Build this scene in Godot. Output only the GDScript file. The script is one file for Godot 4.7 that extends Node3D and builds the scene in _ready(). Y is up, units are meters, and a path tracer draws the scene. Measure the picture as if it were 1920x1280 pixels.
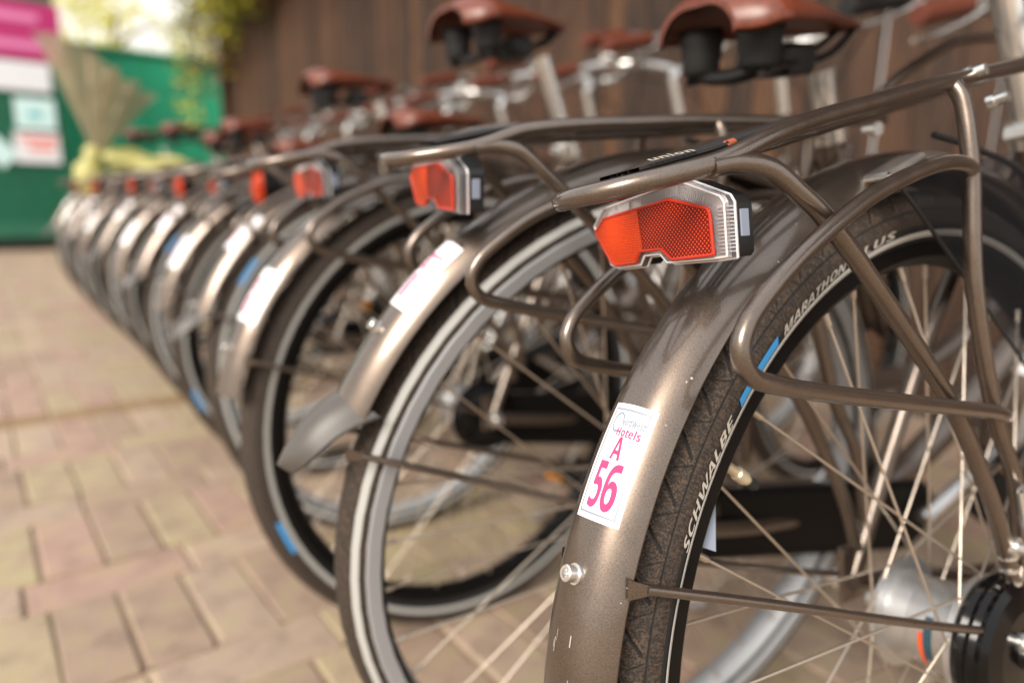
extends Node3D

# ---------------------------------------------------------------- mesh builder
class MB:
	var v := PackedVector3Array()
	var n := PackedVector3Array()
	var uv := PackedVector2Array()
	var ix := PackedInt32Array()

	func tri(a: int, b: int, c: int) -> void:
		var g := (v[b] - v[a]).cross(v[c] - v[a])
		if g.length_squared() < 1e-24:
			return
		if g.dot(n[a] + n[b] + n[c]) > 0.0:
			ix.append_array(PackedInt32Array([a, c, b]))
		else:
			ix.append_array(PackedInt32Array([a, b, c]))

	# rows of points; centres (one per row) tell which side is out
	func grid(rows: Array, close_i := false, close_j := false, centres = null, us := Vector2(0, 1), vs := Vector2(0, 1)) -> void:
		var ni := rows.size()
		var nj: int = rows[0].size()
		var base := v.size()
		var nrm := PackedVector3Array()
		var score := 0.0
		for i in ni:
			for j in nj:
				var ia := i - 1
				var ib := i + 1
				if close_i:
					ia = (i - 1 + ni - 1) % (ni - 1) if i == 0 else i - 1
					ib = 1 if i == ni - 1 else i + 1
				ia = maxi(ia, 0)
				ib = mini(ib, ni - 1)
				var ja := j - 1
				var jb := j + 1
				if close_j:
					ja = nj - 2 if j == 0 else j - 1
					jb = 1 if j == nj - 1 else j + 1
				ja = maxi(ja, 0)
				jb = mini(jb, nj - 1)
				var di: Vector3 = rows[ib][j] - rows[ia][j]
				var dj: Vector3 = rows[i][jb] - rows[i][ja]
				if dj.length_squared() < 1e-16:
					var k := 1 if i == 0 else i - 1
					dj = rows[k][jb] - rows[k][ja]
				var q := di.cross(dj)
				q = q.normalized() if q.length_squared() > 1e-24 else Vector3.UP
				nrm.append(q)
				if centres != null:
					var cc: Vector3 = centres[i]
					score += q.dot(rows[i][j] - cc)
		var s := -1.0 if score < 0.0 else 1.0
		for i in ni:
			for j in nj:
				v.append(rows[i][j])
				n.append(nrm[i * nj + j] * s)
				uv.append(Vector2(lerpf(us.x, us.y, i / float(ni - 1)), lerpf(vs.x, vs.y, j / float(nj - 1))))
		for i in ni - 1:
			for j in nj - 1:
				var a := base + i * nj + j
				tri(a, a + 1, a + nj)
				tri(a + 1, a + nj + 1, a + nj)

	func fan(c: Vector3, rim: Array, nn: Vector3) -> void:
		var b := v.size()
		v.append(c)
		n.append(nn)
		uv.append(Vector2(0.5, 0.5))
		for p in rim:
			v.append(p)
			n.append(nn)
			uv.append(Vector2(0, 0))
		for i in rim.size() - 1:
			tri(b, b + 1 + i, b + 2 + i)

	func tube(path: Array, r, sides := 10, caps := true) -> void:
		var rows := []
		var m := path.size()
		var t: Vector3 = (path[1] - path[0]).normalized()
		var side := t.cross(Vector3.UP if absf(t.y) < 0.9 else Vector3.RIGHT).normalized()
		for i in m:
			var tt: Vector3 = (path[mini(i + 1, m - 1)] - path[maxi(i - 1, 0)]).normalized()
			side = (side - tt * side.dot(tt)).normalized()
			var up := tt.cross(side)
			var rr: float = r[i] if r is Array else r
			var row := PackedVector3Array()
			for k in sides + 1:
				var a := TAU * (k % sides) / sides
				row.append(path[i] + (side * cos(a) + up * sin(a)) * rr)
			rows.append(row)
		grid(rows, false, true, path, Vector2(0, 1), Vector2(0, 1))
		if caps:
			fan(path[0], Array(rows[0]), -(path[1] - path[0]).normalized())
			fan(path[m - 1], Array(rows[m - 1]), (path[m - 1] - path[m - 2]).normalized())

	# profile of (radius, lateral) swept about a wheel axle at c; a is measured from the rear, upwards
	func ring(prof: Array, c: Vector3, a0: float, a1: float, segs: int, closed := false, us := Vector2(0, 1)) -> void:
		var rows := []
		var mids := []
		var mid := Vector2.ZERO
		for p in prof:
			mid += p / prof.size()
		var full := absf(a1 - a0 - TAU) < 1e-4
		for i in segs + 1:
			var a := lerpf(a0, a1, i / float(segs))
			if full and i == segs:
				a = a0
			var d := Vector3(-cos(a), sin(a), 0)
			var row := PackedVector3Array()
			for p in prof:
				row.append(c + d * p.x + Vector3(0, 0, p.y))
			if closed:
				row.append(row[0])
			rows.append(row)
			mids.append(c + d * mid.x + Vector3(0, 0, mid.y))
		grid(rows, full, closed, mids, us)
		if closed and not full:
			var t := Vector3(sin(a0), cos(a0), 0)
			fan(mids[0], Array(rows[0]), -t)
			t = Vector3(sin(a1), cos(a1), 0)
			fan(mids[segs], Array(rows[segs]), t)

	# profile of (along axis, radius); each pair is a strip, so that edges stay crisp
	func lathe(prof: Array, o: Vector3, axis: Vector3, sides := 24, smooth := false) -> void:
		var ax := axis.normalized()
		var s := ax.cross(Vector3.UP if absf(ax.y) < 0.9 else Vector3.RIGHT).normalized()
		var w := ax.cross(s)
		var rows := []
		var mids := []
		for p in prof:
			var row := PackedVector3Array()
			for k in sides + 1:
				var a := TAU * (k % sides) / sides
				row.append(o + ax * p.x + (s * cos(a) + w * sin(a)) * p.y)
			rows.append(row)
		var mid := Vector3.ZERO
		for p in prof:
			mid += (o + ax * p.x) / prof.size()
		if smooth:
			for p in prof:
				mids.append(mid)
			grid(rows, false, true, mids)
		else:
			for i in prof.size() - 1:
				grid([rows[i], rows[i + 1]], false, true, [mid, mid])

	func quad(a: Vector3, b: Vector3, c: Vector3, d: Vector3, out: Vector3) -> void:
		var q := (b - a).cross(c - a).normalized()
		if q.dot(out) < 0.0:
			q = -q
		var s := v.size()
		for p in [a, b, c, d]:
			v.append(p)
			n.append(q)
		uv.append_array(PackedVector2Array([Vector2(0, 0), Vector2(1, 0), Vector2(1, 1), Vector2(0, 1)]))
		tri(s, s + 1, s + 2)
		tri(s, s + 2, s + 3)

	func box(t: Transform3D, size: Vector3, bev := 0.0) -> void:
		var h := size / 2.0
		var bv := minf(bev, minf(h.x, minf(h.y, h.z)) * 0.9)
		for ax in 3:
			var b1 := (ax + 1) % 3
			var b2 := (ax + 2) % 3
			for sg in [-1.0, 1.0]:
				var c := []
				for k in [[-1.0, -1.0], [1.0, -1.0], [1.0, 1.0], [-1.0, 1.0]]:
					var p := Vector3.ZERO
					p[ax] = h[ax] * sg
					p[b1] = (h[b1] - bv) * k[0]
					p[b2] = (h[b2] - bv) * k[1]
					c.append(t * p)
				var o := Vector3.ZERO
				o[ax] = sg
				quad(c[0], c[1], c[2], c[3], t.basis * o)
		if bv > 0.0:
			for ax in 3:
				var b1 := (ax + 1) % 3
				var b2 := (ax + 2) % 3
				for s1 in [-1.0, 1.0]:
					for s2 in [-1.0, 1.0]:
						var q := []
						for e in [[-1.0, 0], [1.0, 0], [1.0, 1], [-1.0, 1]]:
							var p := Vector3.ZERO
							p[ax] = (h[ax] - bv) * e[0]
							p[b1] = (h[b1] - (bv if e[1] == 0 else 0.0)) * s1
							p[b2] = (h[b2] - (bv if e[1] == 1 else 0.0)) * s2
							q.append(t * p)
						var o := Vector3.ZERO
						o[b1] = s1
						o[b2] = s2
						quad(q[0], q[1], q[2], q[3], t.basis * o)

	# polygon in the xy plane of t, from z0 to z1
	func prism(poly: PackedVector2Array, z0: float, z1: float, t := Transform3D(), sides := true) -> void:
		var idx := Geometry2D.triangulate_polygon(poly)
		for z in [z0, z1]:
			if z == z0 and z0 == z1:
				continue
			var s := v.size()
			var nn := t.basis * Vector3(0, 0, 1 if z == maxf(z0, z1) else -1)
			for p in poly:
				v.append(t * Vector3(p.x, p.y, z))
				n.append(nn.normalized())
				uv.append(p)
			for i in range(0, idx.size(), 3):
				tri(s + idx[i], s + idx[i + 1], s + idx[i + 2])
		if sides:
			var mid := Vector2.ZERO
			for p in poly:
				mid += p / poly.size()
			var cw := Geometry2D.is_polygon_clockwise(poly)
			for i in poly.size():
				var a := poly[i]
				var b := poly[(i + 1) % poly.size()]
				var e := (b - a).orthogonal() * (1.0 if not cw else -1.0)
				quad(t * Vector3(a.x, a.y, z0), t * Vector3(b.x, b.y, z0), t * Vector3(b.x, b.y, z1), t * Vector3(a.x, a.y, z1), t.basis * Vector3(-e.x, -e.y, 0) if not cw else t.basis * Vector3(-e.x, -e.y, 0))

	func mesh() -> ArrayMesh:
		var arr := []
		arr.resize(Mesh.ARRAY_MAX)
		arr[Mesh.ARRAY_VERTEX] = v
		arr[Mesh.ARRAY_NORMAL] = n
		arr[Mesh.ARRAY_TEX_UV] = uv
		arr[Mesh.ARRAY_INDEX] = ix
		var m := ArrayMesh.new()
		m.add_surface_from_arrays(Mesh.PRIMITIVE_TRIANGLES, arr)
		return m


var M := {}
var used := {}
const HUB := Vector3(0, 0.356, 0)
const FRONT := Vector3(1.05, 0.356, 0)


func numbered(called: String) -> String:
	used[called] = used.get(called, 0) + 1
	return called if used[called] == 1 else "%s_%03d" % [called, used[called] - 1]

func tag(o: Node, label: String, category := "", group := "", kind := "") -> Node:
	o.set_meta("label", label)
	if category:
		o.set_meta("category", category)
	if group:
		o.set_meta("group", group)
	if kind:
		o.set_meta("kind", kind)
	return o

func part(called: String, mb: MB, mat: Material, parent: Node = self) -> MeshInstance3D:
	var o := MeshInstance3D.new()
	o.mesh = mb.mesh()
	o.material_override = mat
	put(o, called, parent)
	return o

func put(o: Node3D, called: String, parent: Node = self) -> Node3D:
	if parent == self:
		o.name = numbered(called)
	else:
		var k := 0
		var nm := called
		while parent.has_node(nm):
			k += 1
			nm = "%s_%03d" % [called, k]
		o.name = nm
	parent.add_child(o, true)
	return o

func thing(called: String, label: String, category: String, at := Vector3.ZERO, group := "") -> Node3D:
	var o := Node3D.new()
	o.position = at
	put(o, called)
	tag(o, label, category, group)
	return o

# a smooth path through points (Catmull-Rom)
func smooth(p: Array, steps := 6) -> Array:
	var out := []
	for i in p.size() - 1:
		var p0: Vector3 = p[maxi(i - 1, 0)]
		var p3: Vector3 = p[mini(i + 2, p.size() - 1)]
		for k in steps:
			out.append(p[i].cubic_interpolate(p[i + 1], p0, p3, k / float(steps)))
	out.append(p[p.size() - 1])
	return out

func srgb(r: float, g: float, b: float) -> Color:
	return Color(r / 255.0, g / 255.0, b / 255.0)

func mat(called: String, c: Color, rough := 0.5, metal := 0.0) -> StandardMaterial3D:
	var m := StandardMaterial3D.new()
	m.resource_name = called
	m.albedo_color = c
	m.roughness = rough
	m.metallic = metal
	M[called] = m
	return m

func noise_image(w: int, h: int, freq: float, octaves: int, sd: int, stretch := Vector2.ONE, seamless := true) -> PackedFloat32Array:
	# tiling value field 0..1: noise taken on a torus
	var f := FastNoiseLite.new()
	f.noise_type = FastNoiseLite.TYPE_SIMPLEX_SMOOTH
	f.seed = sd
	f.frequency = freq
	f.fractal_octaves = octaves
	var out := PackedFloat32Array()
	out.resize(w * h)
	for y in h:
		for x in w:
			var q := 0.0
			if seamless:
				var bx := x / float(w)
				var by := y / float(h)
				var a := f.get_noise_2d(x * stretch.x, y * stretch.y)
				var b := f.get_noise_2d((x - w) * stretch.x, y * stretch.y)
				var c := f.get_noise_2d(x * stretch.x, (y - h) * stretch.y)
				var d := f.get_noise_2d((x - w) * stretch.x, (y - h) * stretch.y)
				q = lerpf(lerpf(a, b, bx), lerpf(c, d, bx), by)
				q /= sqrt(maxf((bx * bx + (1 - bx) * (1 - bx)) * (by * by + (1 - by) * (1 - by)), 0.2))
			else:
				q = f.get_noise_2d(x * stretch.x, y * stretch.y)
			out[y * w + x] = clampf(0.5 + 0.7 * q, 0, 1)
	return out

func tex(w: int, h: int, f: Callable) -> ImageTexture:
	var im := Image.create(w, h, false, Image.FORMAT_RGB8)
	for y in h:
		for x in w:
			im.set_pixel(x, y, f.call(x, y))
	return ImageTexture.create_from_image(im)

func tri_map(m: StandardMaterial3D, scale: Vector3, world := false) -> void:
	m.uv1_triplanar = true
	m.uv1_world_triplanar = world
	m.uv1_scale = scale

# ---------------------------------------------------------------- materials
func materials() -> void:
	var rng := RandomNumberGenerator.new()
	rng.seed = 7
	# bronze metallic paint: fine flakes and faint patches
	var fl := noise_image(256, 256, 0.45, 2, 3)
	var big := noise_image(256, 256, 0.02, 4, 5)
	var flake := tex(256, 256, func(x, y):
		var k: float = 0.72 + 0.44 * fl[y * 256 + x] + 0.10 * (big[y * 256 + x] - 0.5)
		return Color(k, k * 0.985, k * 0.965))
	var rough := tex(256, 256, func(x, y):
		var k: float = 0.36 + 0.24 * fl[y * 256 + x] + 0.10 * big[y * 256 + x]
		return Color(k, k, k))
	var p := mat("bronze_paint", srgb(119, 107, 98), 0.62, 0.88)
	p.albedo_texture = flake
	p.roughness_texture = rough
	tri_map(p, Vector3(9, 9, 9))
	p.clearcoat_enabled = true
	p.clearcoat = 0.8
	p.clearcoat_roughness = 0.08
	# tyres: u runs round the wheel (12 repeats), v across
	var d1 := noise_image(1024, 256, 0.07, 4, 11)
	var d2 := noise_image(1024, 256, 0.22, 3, 12)
	var wavy := noise_image(1024, 256, 0.012, 3, 14)
	var height := PackedFloat32Array()
	height.resize(1024 * 256)
	var tc := func(x, y):
		var i: int = y * 1024 + x
		var v: float = y / 255.0
		var e: float = absf(v - 0.5) * 2.0          # 0 tread, 1 bead
		var px: float = x / 1024.0 * 12.0
		# slanting grooves on the shoulder, V shaped round the middle
		var ph: float = fposmod(px + e * 1.9 + 0.08 * wavy[i], 1.0)
		var gr := 0.0
		if e > 0.10 and e < 0.46:
			gr = clampf(1.0 - absf(ph - 0.5) / 0.075, 0, 1)
		var ph2: float = fposmod(px * 1.0 + 0.5 - e * 0.9, 1.0)
		if e > 0.30 and e < 0.50:
			gr = maxf(gr, clampf(1.0 - absf(ph2 - 0.5) / 0.03, 0, 1) * 0.7)
		var mid := 0.0
		if absf(e - 0.52) < 0.012 or absf(e - 0.06) < 0.012:
			mid = 0.8
		var fine := 0.5 + 0.5 * sin(px * TAU * 9.0 + wavy[i] * 6.0)
		if e < 0.54 or e > 0.74:
			fine *= 0.35 if e < 0.5 else 0.15
		height[i] = 0.75 - 0.6 * gr - 0.4 * mid + 0.10 * d2[i] - 0.10 * fine
		var speck: float = smoothstep(0.30, 0.80, d1[i] * 0.45 + d2[i] * 0.6)
		var cover: float = 1.0 if e < 0.50 else (0.85 if e < 0.72 else 0.10)
		var dirt: float = clampf((0.12 + 0.72 * speck) * cover, 0, 1)
		# dust lies on the edges of the grooves
		var lip: float = clampf(1.0 - absf(absf(ph - 0.5) - 0.10) / 0.045, 0, 1) if e > 0.10 and e < 0.46 else 0.0
		dirt = clampf(dirt + lip * 0.55 * smoothstep(0.35, 0.6, d2[i]) + fine * 0.20 * cover, 0, 1)
		var base := Color(0.085, 0.080, 0.077)
		base = base.lerp(Color(0.43, 0.335, 0.255), dirt * 0.78)
		return base.lerp(Color(0.055, 0.05, 0.048), clampf(maxf(gr, mid), 0, 1) * 0.9)
	var tt := tex(1024, 256, tc)
	var ht := tex(1024, 256, func(x, y):
		var k: float = clampf(height[y * 1024 + x], 0, 1)
		return Color(k, k, k))
	var t := mat("tyre_rubber", Color.WHITE, 0.78)
	t.albedo_texture = tt
	t.heightmap_enabled = true
	t.heightmap_texture = ht
	t.heightmap_scale = 0.16
	t.uv1_scale = Vector3(6, 1, 1)
	mat("black_rubber", srgb(22, 21, 21), 0.7)
	mat("reflective_white", srgb(226, 226, 222), 0.38)
	mat("reflective_grey", srgb(176, 176, 172), 0.4)
	mat("print_silver", srgb(170, 163, 152), 0.55)
	mat("print_blue", srgb(58, 150, 214), 0.5)
	var rb := mat("rim_black", srgb(13, 12, 12), 0.36)
	rb.metallic_specular = 0.28
	mat("rim_silver", srgb(164, 166, 169), 0.55, 0.4)
	mat("steel", srgb(224, 223, 220), 0.26, 0.92)
	var sp := mat("spoke_steel", srgb(196, 184, 170), 0.3, 0.85)
	sp.metallic_specular = 0.6
	mat("hub_alloy", srgb(196, 196, 196), 0.34, 0.85)
	mat("brass", srgb(214, 200, 172), 0.35, 0.6)
	mat("black_plastic", srgb(18, 18, 19), 0.42)
	var bg := mat("black_gloss", srgb(9, 9, 10), 0.14)
	bg.metallic_specular = 0.38
	var bc := mat("black_case", srgb(10, 9, 9), 0.5)
	bc.metallic_specular = 0.3
	mat("black_grip", srgb(24, 24, 26), 0.6)
	mat("orange_print", srgb(232, 92, 40), 0.45)
	mat("teal_print", srgb(44, 76, 92), 0.45)
	mat("amber_reflector", srgb(236, 150, 24), 0.22)
	var scuff := noise_image(256, 256, 0.06, 4, 21)
	var sctex := tex(256, 256, func(x, y):
		var k: float = 0.78 + 0.4 * scuff[y * 256 + x]
		return Color(k, k * 0.97, k * 0.95))
	var le := mat("brown_leather", srgb(108, 54, 36), 0.34)
	le.albedo_texture = sctex
	tri_map(le, Vector3(6, 6, 6))
	var lg := mat("leather_grip", srgb(100, 50, 34), 0.5)
	lg.albedo_texture = sctex
	tri_map(lg, Vector3(9, 9, 9))
	var fg2 := mat("flap_grey", srgb(84, 80, 77), 0.42)
	fg2.albedo_texture = flake
	tri_map(fg2, Vector3(7, 7, 7))
	mat("sticker_white", srgb(240, 240, 242), 0.32)
	mat("sticker_pink", srgb(196, 58, 112), 0.4)
	mat("sticker_grey", srgb(128, 134, 146), 0.4)
	mat("sticker_pale", srgb(128, 136, 152), 0.4)
	mat("rust", srgb(150, 74, 44), 0.8)
	var cg := mat("smoky_plastic", Color(0.09, 0.105, 0.125, 0.36), 0.4)
	cg.metallic_specular = 0.3
	cg.transparency = BaseMaterial3D.TRANSPARENCY_ALPHA
	# rear light: prism cells, two lens fields
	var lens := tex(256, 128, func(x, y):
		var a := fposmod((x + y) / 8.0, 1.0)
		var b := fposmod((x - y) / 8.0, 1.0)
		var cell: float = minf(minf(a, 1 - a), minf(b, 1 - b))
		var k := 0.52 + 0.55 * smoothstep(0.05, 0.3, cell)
		var dot := smoothstep(0.33, 0.42, cell)  # orange glints of the prisms, painted into the lens colour
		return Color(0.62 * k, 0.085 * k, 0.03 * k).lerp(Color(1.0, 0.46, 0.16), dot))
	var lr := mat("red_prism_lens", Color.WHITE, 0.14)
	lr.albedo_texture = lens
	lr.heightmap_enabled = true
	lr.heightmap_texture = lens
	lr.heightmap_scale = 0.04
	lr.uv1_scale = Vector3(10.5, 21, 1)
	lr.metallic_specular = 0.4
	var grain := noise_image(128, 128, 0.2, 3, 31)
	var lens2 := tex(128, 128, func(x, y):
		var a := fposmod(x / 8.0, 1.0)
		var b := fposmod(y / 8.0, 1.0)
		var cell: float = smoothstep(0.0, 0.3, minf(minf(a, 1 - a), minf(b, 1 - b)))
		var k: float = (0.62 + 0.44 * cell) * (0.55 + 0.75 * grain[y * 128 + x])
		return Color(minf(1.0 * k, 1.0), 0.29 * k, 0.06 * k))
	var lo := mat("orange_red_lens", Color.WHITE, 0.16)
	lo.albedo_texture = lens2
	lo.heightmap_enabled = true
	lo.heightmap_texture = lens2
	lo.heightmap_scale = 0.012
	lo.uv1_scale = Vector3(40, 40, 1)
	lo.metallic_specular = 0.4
	mat("red_edge", srgb(188, 46, 20), 0.25)
	var cl := mat("clear_plastic", Color(0.97, 0.97, 0.98, 0.06), 0.04)
	cl.refraction_enabled = true
	cl.refraction_scale = 0.045
	mat("chrome_inner", srgb(236, 232, 232), 0.25, 0.45)
	# planks
	var wg := noise_image(256, 512, 0.035, 5, 41, Vector2(2.6, 0.16))
	var wk := noise_image(256, 512, 0.012, 3, 42, Vector2(1.5, 0.6))
	var wt := tex(256, 512, func(x, y):
		var k: float = 0.55 + 0.62 * wg[y * 256 + x] + 0.35 * (wk[y * 256 + x] - 0.5)
		return Color(k, k * 0.97, k * 0.93))
	var tones := [srgb(80, 54, 35), srgb(66, 45, 30), srgb(94, 65, 42), srgb(58, 40, 27), srgb(73, 49, 32)]
	for i in 5:
		var w := mat("plank_wood_%d" % i, tones[i], 0.75)
		w.albedo_texture = wt
		tri_map(w, Vector3(3.1, 0.9, 3.1))
		w.uv1_offset = Vector3(i * 0.37, i * 0.21, i * 0.53)
	# pavers
	var s1 := noise_image(512, 512, 0.25, 3, 51)
	var s2 := noise_image(512, 512, 0.012, 4, 52)
	var st := tex(512, 512, func(x, y):
		var i: int = y * 512 + x
		var k: float = 0.72 + 0.42 * s1[i] + 0.28 * (s2[i] - 0.4)
		var green: float = smoothstep(0.55, 0.8, s2[i]) * 0.22
		return Color(k * (1 - green * 0.35), k * (1 - green * 0.05), k * (1 - green * 0.5)))
	var btones := [srgb(168, 146, 127), srgb(157, 134, 115), srgb(174, 151, 131), srgb(167, 148, 121), srgb(168, 139, 123)]
	for i in 5:
		var b := mat("paver_%d" % i, btones[i], 0.82)
		b.albedo_texture = st
		tri_map(b, Vector3(1.7, 1.7, 1.7), true)
	var db := mat("paver_dark", srgb(142, 114, 82), 0.85)
	db.albedo_texture = st
	tri_map(db, Vector3(1.9, 1.9, 1.9), true)
	var sa := mat("joint_sand", srgb(172, 148, 126), 0.95)
	sa.albedo_texture = st
	tri_map(sa, Vector3(2.7, 2.7, 2.7), true)
	var gtex := tex(256, 256, func(x, y):
		var k: float = 0.9 + 0.2 * big[y * 256 + x]
		return Color(k, k, k))
	for e in [["green_dark", srgb(0, 92, 65)], ["green_light", srgb(0, 148, 106)], ["green_post", srgb(38, 104, 80)]]:  # shaded and lit look of the containers put into two greens
		var g := mat(e[0], e[1], 0.5)
		g.albedo_texture = gtex
		tri_map(g, Vector3(0.8, 0.8, 0.8))
	mat("sign_magenta", srgb(176, 36, 106), 0.4)
	mat("sign_pale_pink", srgb(220, 130, 180), 0.4)
	mat("sign_white", srgb(226, 229, 234), 0.4)
	mat("sign_aqua", srgb(204, 236, 236), 0.4)
	mat("sign_teal", srgb(70, 180, 196), 0.4)
	mat("sign_red", srgb(234, 128, 118), 0.4)
	mat("white_wall", srgb(250, 250, 246), 0.7)
	var fo := noise_image(128, 128, 0.05, 3, 61)
	for e in [["leaf_yellow", Color(0.74, 0.72, 0.24), Color(0.55, 0.55, 0.12)], ["leaf_olive", Color(0.42, 0.44, 0.16), Color(0.3, 0.32, 0.08)], ["leaf_brown", Color(0.42, 0.30, 0.16), Color(0.25, 0.17, 0.07)]]:
		var l := mat(e[0], e[1], 0.5)
		l.backlight_enabled = true
		l.backlight = e[2]
	mat("bark", srgb(92, 74, 58), 0.9)
	var pb := mat("plastic_bag", Color(0.74, 0.70, 0.60, 0.74), 0.3)
	pb.transparency = BaseMaterial3D.TRANSPARENCY_ALPHA
	pb.backlight_enabled = true
	pb.backlight = srgb(110, 104, 86)
	var py := mat("plastic_bag_yellow", Color(0.80, 0.78, 0.52, 0.9), 0.38)
	py.transparency = BaseMaterial3D.TRANSPARENCY_ALPHA
	py.backlight_enabled = true
	py.backlight = srgb(200, 196, 130)
	mat("shading_board", srgb(70, 54, 42), 0.8)

# ---------------------------------------------------------------- bicycle pieces
func mud_r(z: float) -> float:
	return 0.389 - 0.0195 * pow(absf(z) / 0.030, 2.5)

func on_wheel(a: float, r: float, z: float, c := HUB) -> Vector3:
	return c + Vector3(-cos(a) * r, sin(a) * r, z)

func lettering(s: String, font_px: int, bold := true) -> Array:
	var f := SystemFont.new()
	f.font_names = PackedStringArray(["Droid Sans"])
	f.font_weight = 700 if bold else 400
	var tm := TextMesh.new()
	tm.text = s
	tm.font = f
	tm.font_size = font_px
	tm.pixel_size = 0.01
	tm.depth = 0.0
	tm.curve_step = 1.0
	var arr := tm.surface_get_arrays(0)
	return [arr[Mesh.ARRAY_VERTEX], arr[Mesh.ARRAY_INDEX]]

# letters fitted into the box (x from 0 to 1, y from 0 to 1), then bent by the map
func letters(mb: MB, s: String, bend: Callable, out: Callable, slant := 0.0) -> void:
	var a := lettering(s, 48)
	var vs: PackedVector3Array = a[0]
	var lo := Vector2(1e9, 1e9)
	var hi := Vector2(-1e9, -1e9)
	for q in vs:
		lo = lo.min(Vector2(q.x, q.y))
		hi = hi.max(Vector2(q.x, q.y))
	var b := mb.v.size()
	for q in vs:
		var t := (Vector2(q.x, q.y) - lo) / (hi - lo)
		t.x += slant * (t.y - 0.5)
		mb.v.append(bend.call(t))
		mb.n.append(out.call(t))
		mb.uv.append(t)
	var idx = a[1]
	if idx == null:
		idx = PackedInt32Array(range(vs.size()))
	for i in range(0, idx.size(), 3):
		mb.tri(b + idx[i], b + idx[i + 1], b + idx[i + 2])

func wheel(called: String, c: Vector3, parent: Node3D, o: Dictionary) -> void:
	var root := Node3D.new()
	put(root, called, parent)
	var hi: bool = o.get("near", false)
	var rt := 0.356
	var mb := MB.new()
	var prof := []
	for k in 25:
		var a := lerpf(-2.42, 2.42, k / 24.0)
		var sq := 1.0 + 0.035 * cos(a * 2.0) * cos(a * 2.0)
		prof.append(Vector2(0.3325 + cos(a) * 0.0235 * (sq if k % 24 else 1.0), sin(a) * 0.0237))
	mb.ring(prof, c, 0, TAU, 160 if hi else 72)
	part("tyre", mb, M.tyre_rubber, root)
	# reflective line on both sidewalls
	mb = MB.new()
	var sr: float = o.get("stripe", 0.322)
	var sw: float = o.get("stripe_width", 0.0012)
	for s in [-1.0, 1.0]:
		for e in ([[sr, sw], [sr - 0.0024, 0.0007]] if hi else [[sr - sw * 0.5, sw]]):
			var pp := []
			for q in [-1.0, 0.0, 1.0]:
				var rr: float = e[0] + q * e[1]
				var cs := clampf((rr - 0.3325) / 0.0238, -1, 1)
				pp.append(Vector2(rr, s * (0.0237 * sqrt(1 - cs * cs) * 1.004 + 0.0005)))
			mb.ring(pp, c, 0, TAU, 160 if hi else 72)
	part("reflective_line", mb, M.reflective_white if hi else M.reflective_grey, root)
	mb = MB.new()
	var rim: Material = o.get("rim", M.rim_black)
	var ro: float = o.get("rim_rise", 0.0)
	for strip in [[Vector2(0.3175, -0.0135), Vector2(0.3175, 0.0135)], [Vector2(0.3175, 0.0135), Vector2(0.3170, 0.0150), Vector2(0.3140, 0.0150)], [Vector2(0.3140, 0.0150), Vector2(0.3030, 0.0142)], [Vector2(0.3030, 0.0142), Vector2(0.2985, 0.0105), Vector2(0.2960, 0.0040), Vector2(0.2955, 0.0), Vector2(0.2960, -0.0040), Vector2(0.2985, -0.0105), Vector2(0.3030, -0.0142)], [Vector2(0.3030, -0.0142), Vector2(0.3140, -0.0150)], [Vector2(0.3140, -0.0150), Vector2(0.3170, -0.0150), Vector2(0.3175, -0.0135)]]:
		# the outward side is away from the middle of the rim section
		var rows := []
		var mids := []
		var segs := 128 if hi else 64
		for i in segs + 1:
			var a := TAU * (i % segs) / segs
			var row := PackedVector3Array()
			for q in strip:
				row.append(on_wheel(a, q.x + ro, q.y * (1.0 + ro * (34.0 if absf(q.y) > 0.012 else 0.0)), c))
			rows.append(row)
			mids.append(on_wheel(a, 0.309 + ro, 0, c))
		mb.grid(rows, true, false, mids)
	part("rim", mb, rim, root)
	if not hi and o.has("blue"):
		for s in [1.0, -1.0]:
			mb = MB.new()
			var rows := []
			for i in 7:
				var row := []
				for rr in [0.3245, 0.3275, 0.3305]:
					var cs: float = (rr + ro_blue(o) - 0.3325) / 0.0238
					row.append(on_wheel(deg_to_rad(o.blue + i * 1.5), rr + ro_blue(o), s * (0.0237 * sqrt(1 - cs * cs) * 1.006 + 0.0006), c))
				rows.append(row)
			mb.grid(rows)
			part("blue_sidewall_mark", mb, M.print_blue, root)
	# hub
	mb = MB.new()
	var big: float = o.get("hub", 0.032)
	var hc: Vector3 = c + (Vector3(0, -0.008, 0.016) if hi else Vector3.ZERO)
	mb.lathe([Vector2(-0.062, 0.0), Vector2(-0.062, 0.009), Vector2(-0.040, 0.010), Vector2(-0.038, big * 0.72), Vector2(-0.034, big * 0.8), Vector2(-0.034, big * 1.12), Vector2(-0.030, big * 1.12), Vector2(-0.029, big * 0.86), Vector2(-0.012, big * 0.80), Vector2(-0.010, big * 0.84), Vector2(0.010, big * 0.84), Vector2(0.012, big * 0.9), Vector2(0.026, big * 0.94), Vector2(0.027, big * 1.2), Vector2(0.032, big * 1.2), Vector2(0.033, big * 0.8), Vector2(0.040, 0.012), Vector2(0.066, 0.010), Vector2(0.066, 0.0)], hc, Vector3(0, 0, 1), 32)
	part("hub", mb, M.hub_alloy, root)
	if hi or o.get("band", false):
		for e in [["hub_band", 0.0, 0.0035, M.orange_print], ["hub_label", 0.0042, 0.0105, M.teal_print]]:
			mb = MB.new()
			var rows := []
			for i in 9:
				var a := deg_to_rad(lerpf(-42.0, 8.0, i / 8.0)) if e[0] == "hub_band" else deg_to_rad(lerpf(-30.0, 30.0, i / 8.0))
				rows.append([on_wheel(a, big * 0.852, e[1], hc), on_wheel(a, big * 0.852, e[2], hc)])
			mb.grid(rows)
			part(e[0], mb, e[3], root)
	# spokes, crossed three times
	var all := MB.new()
	var ns := 36
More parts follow.
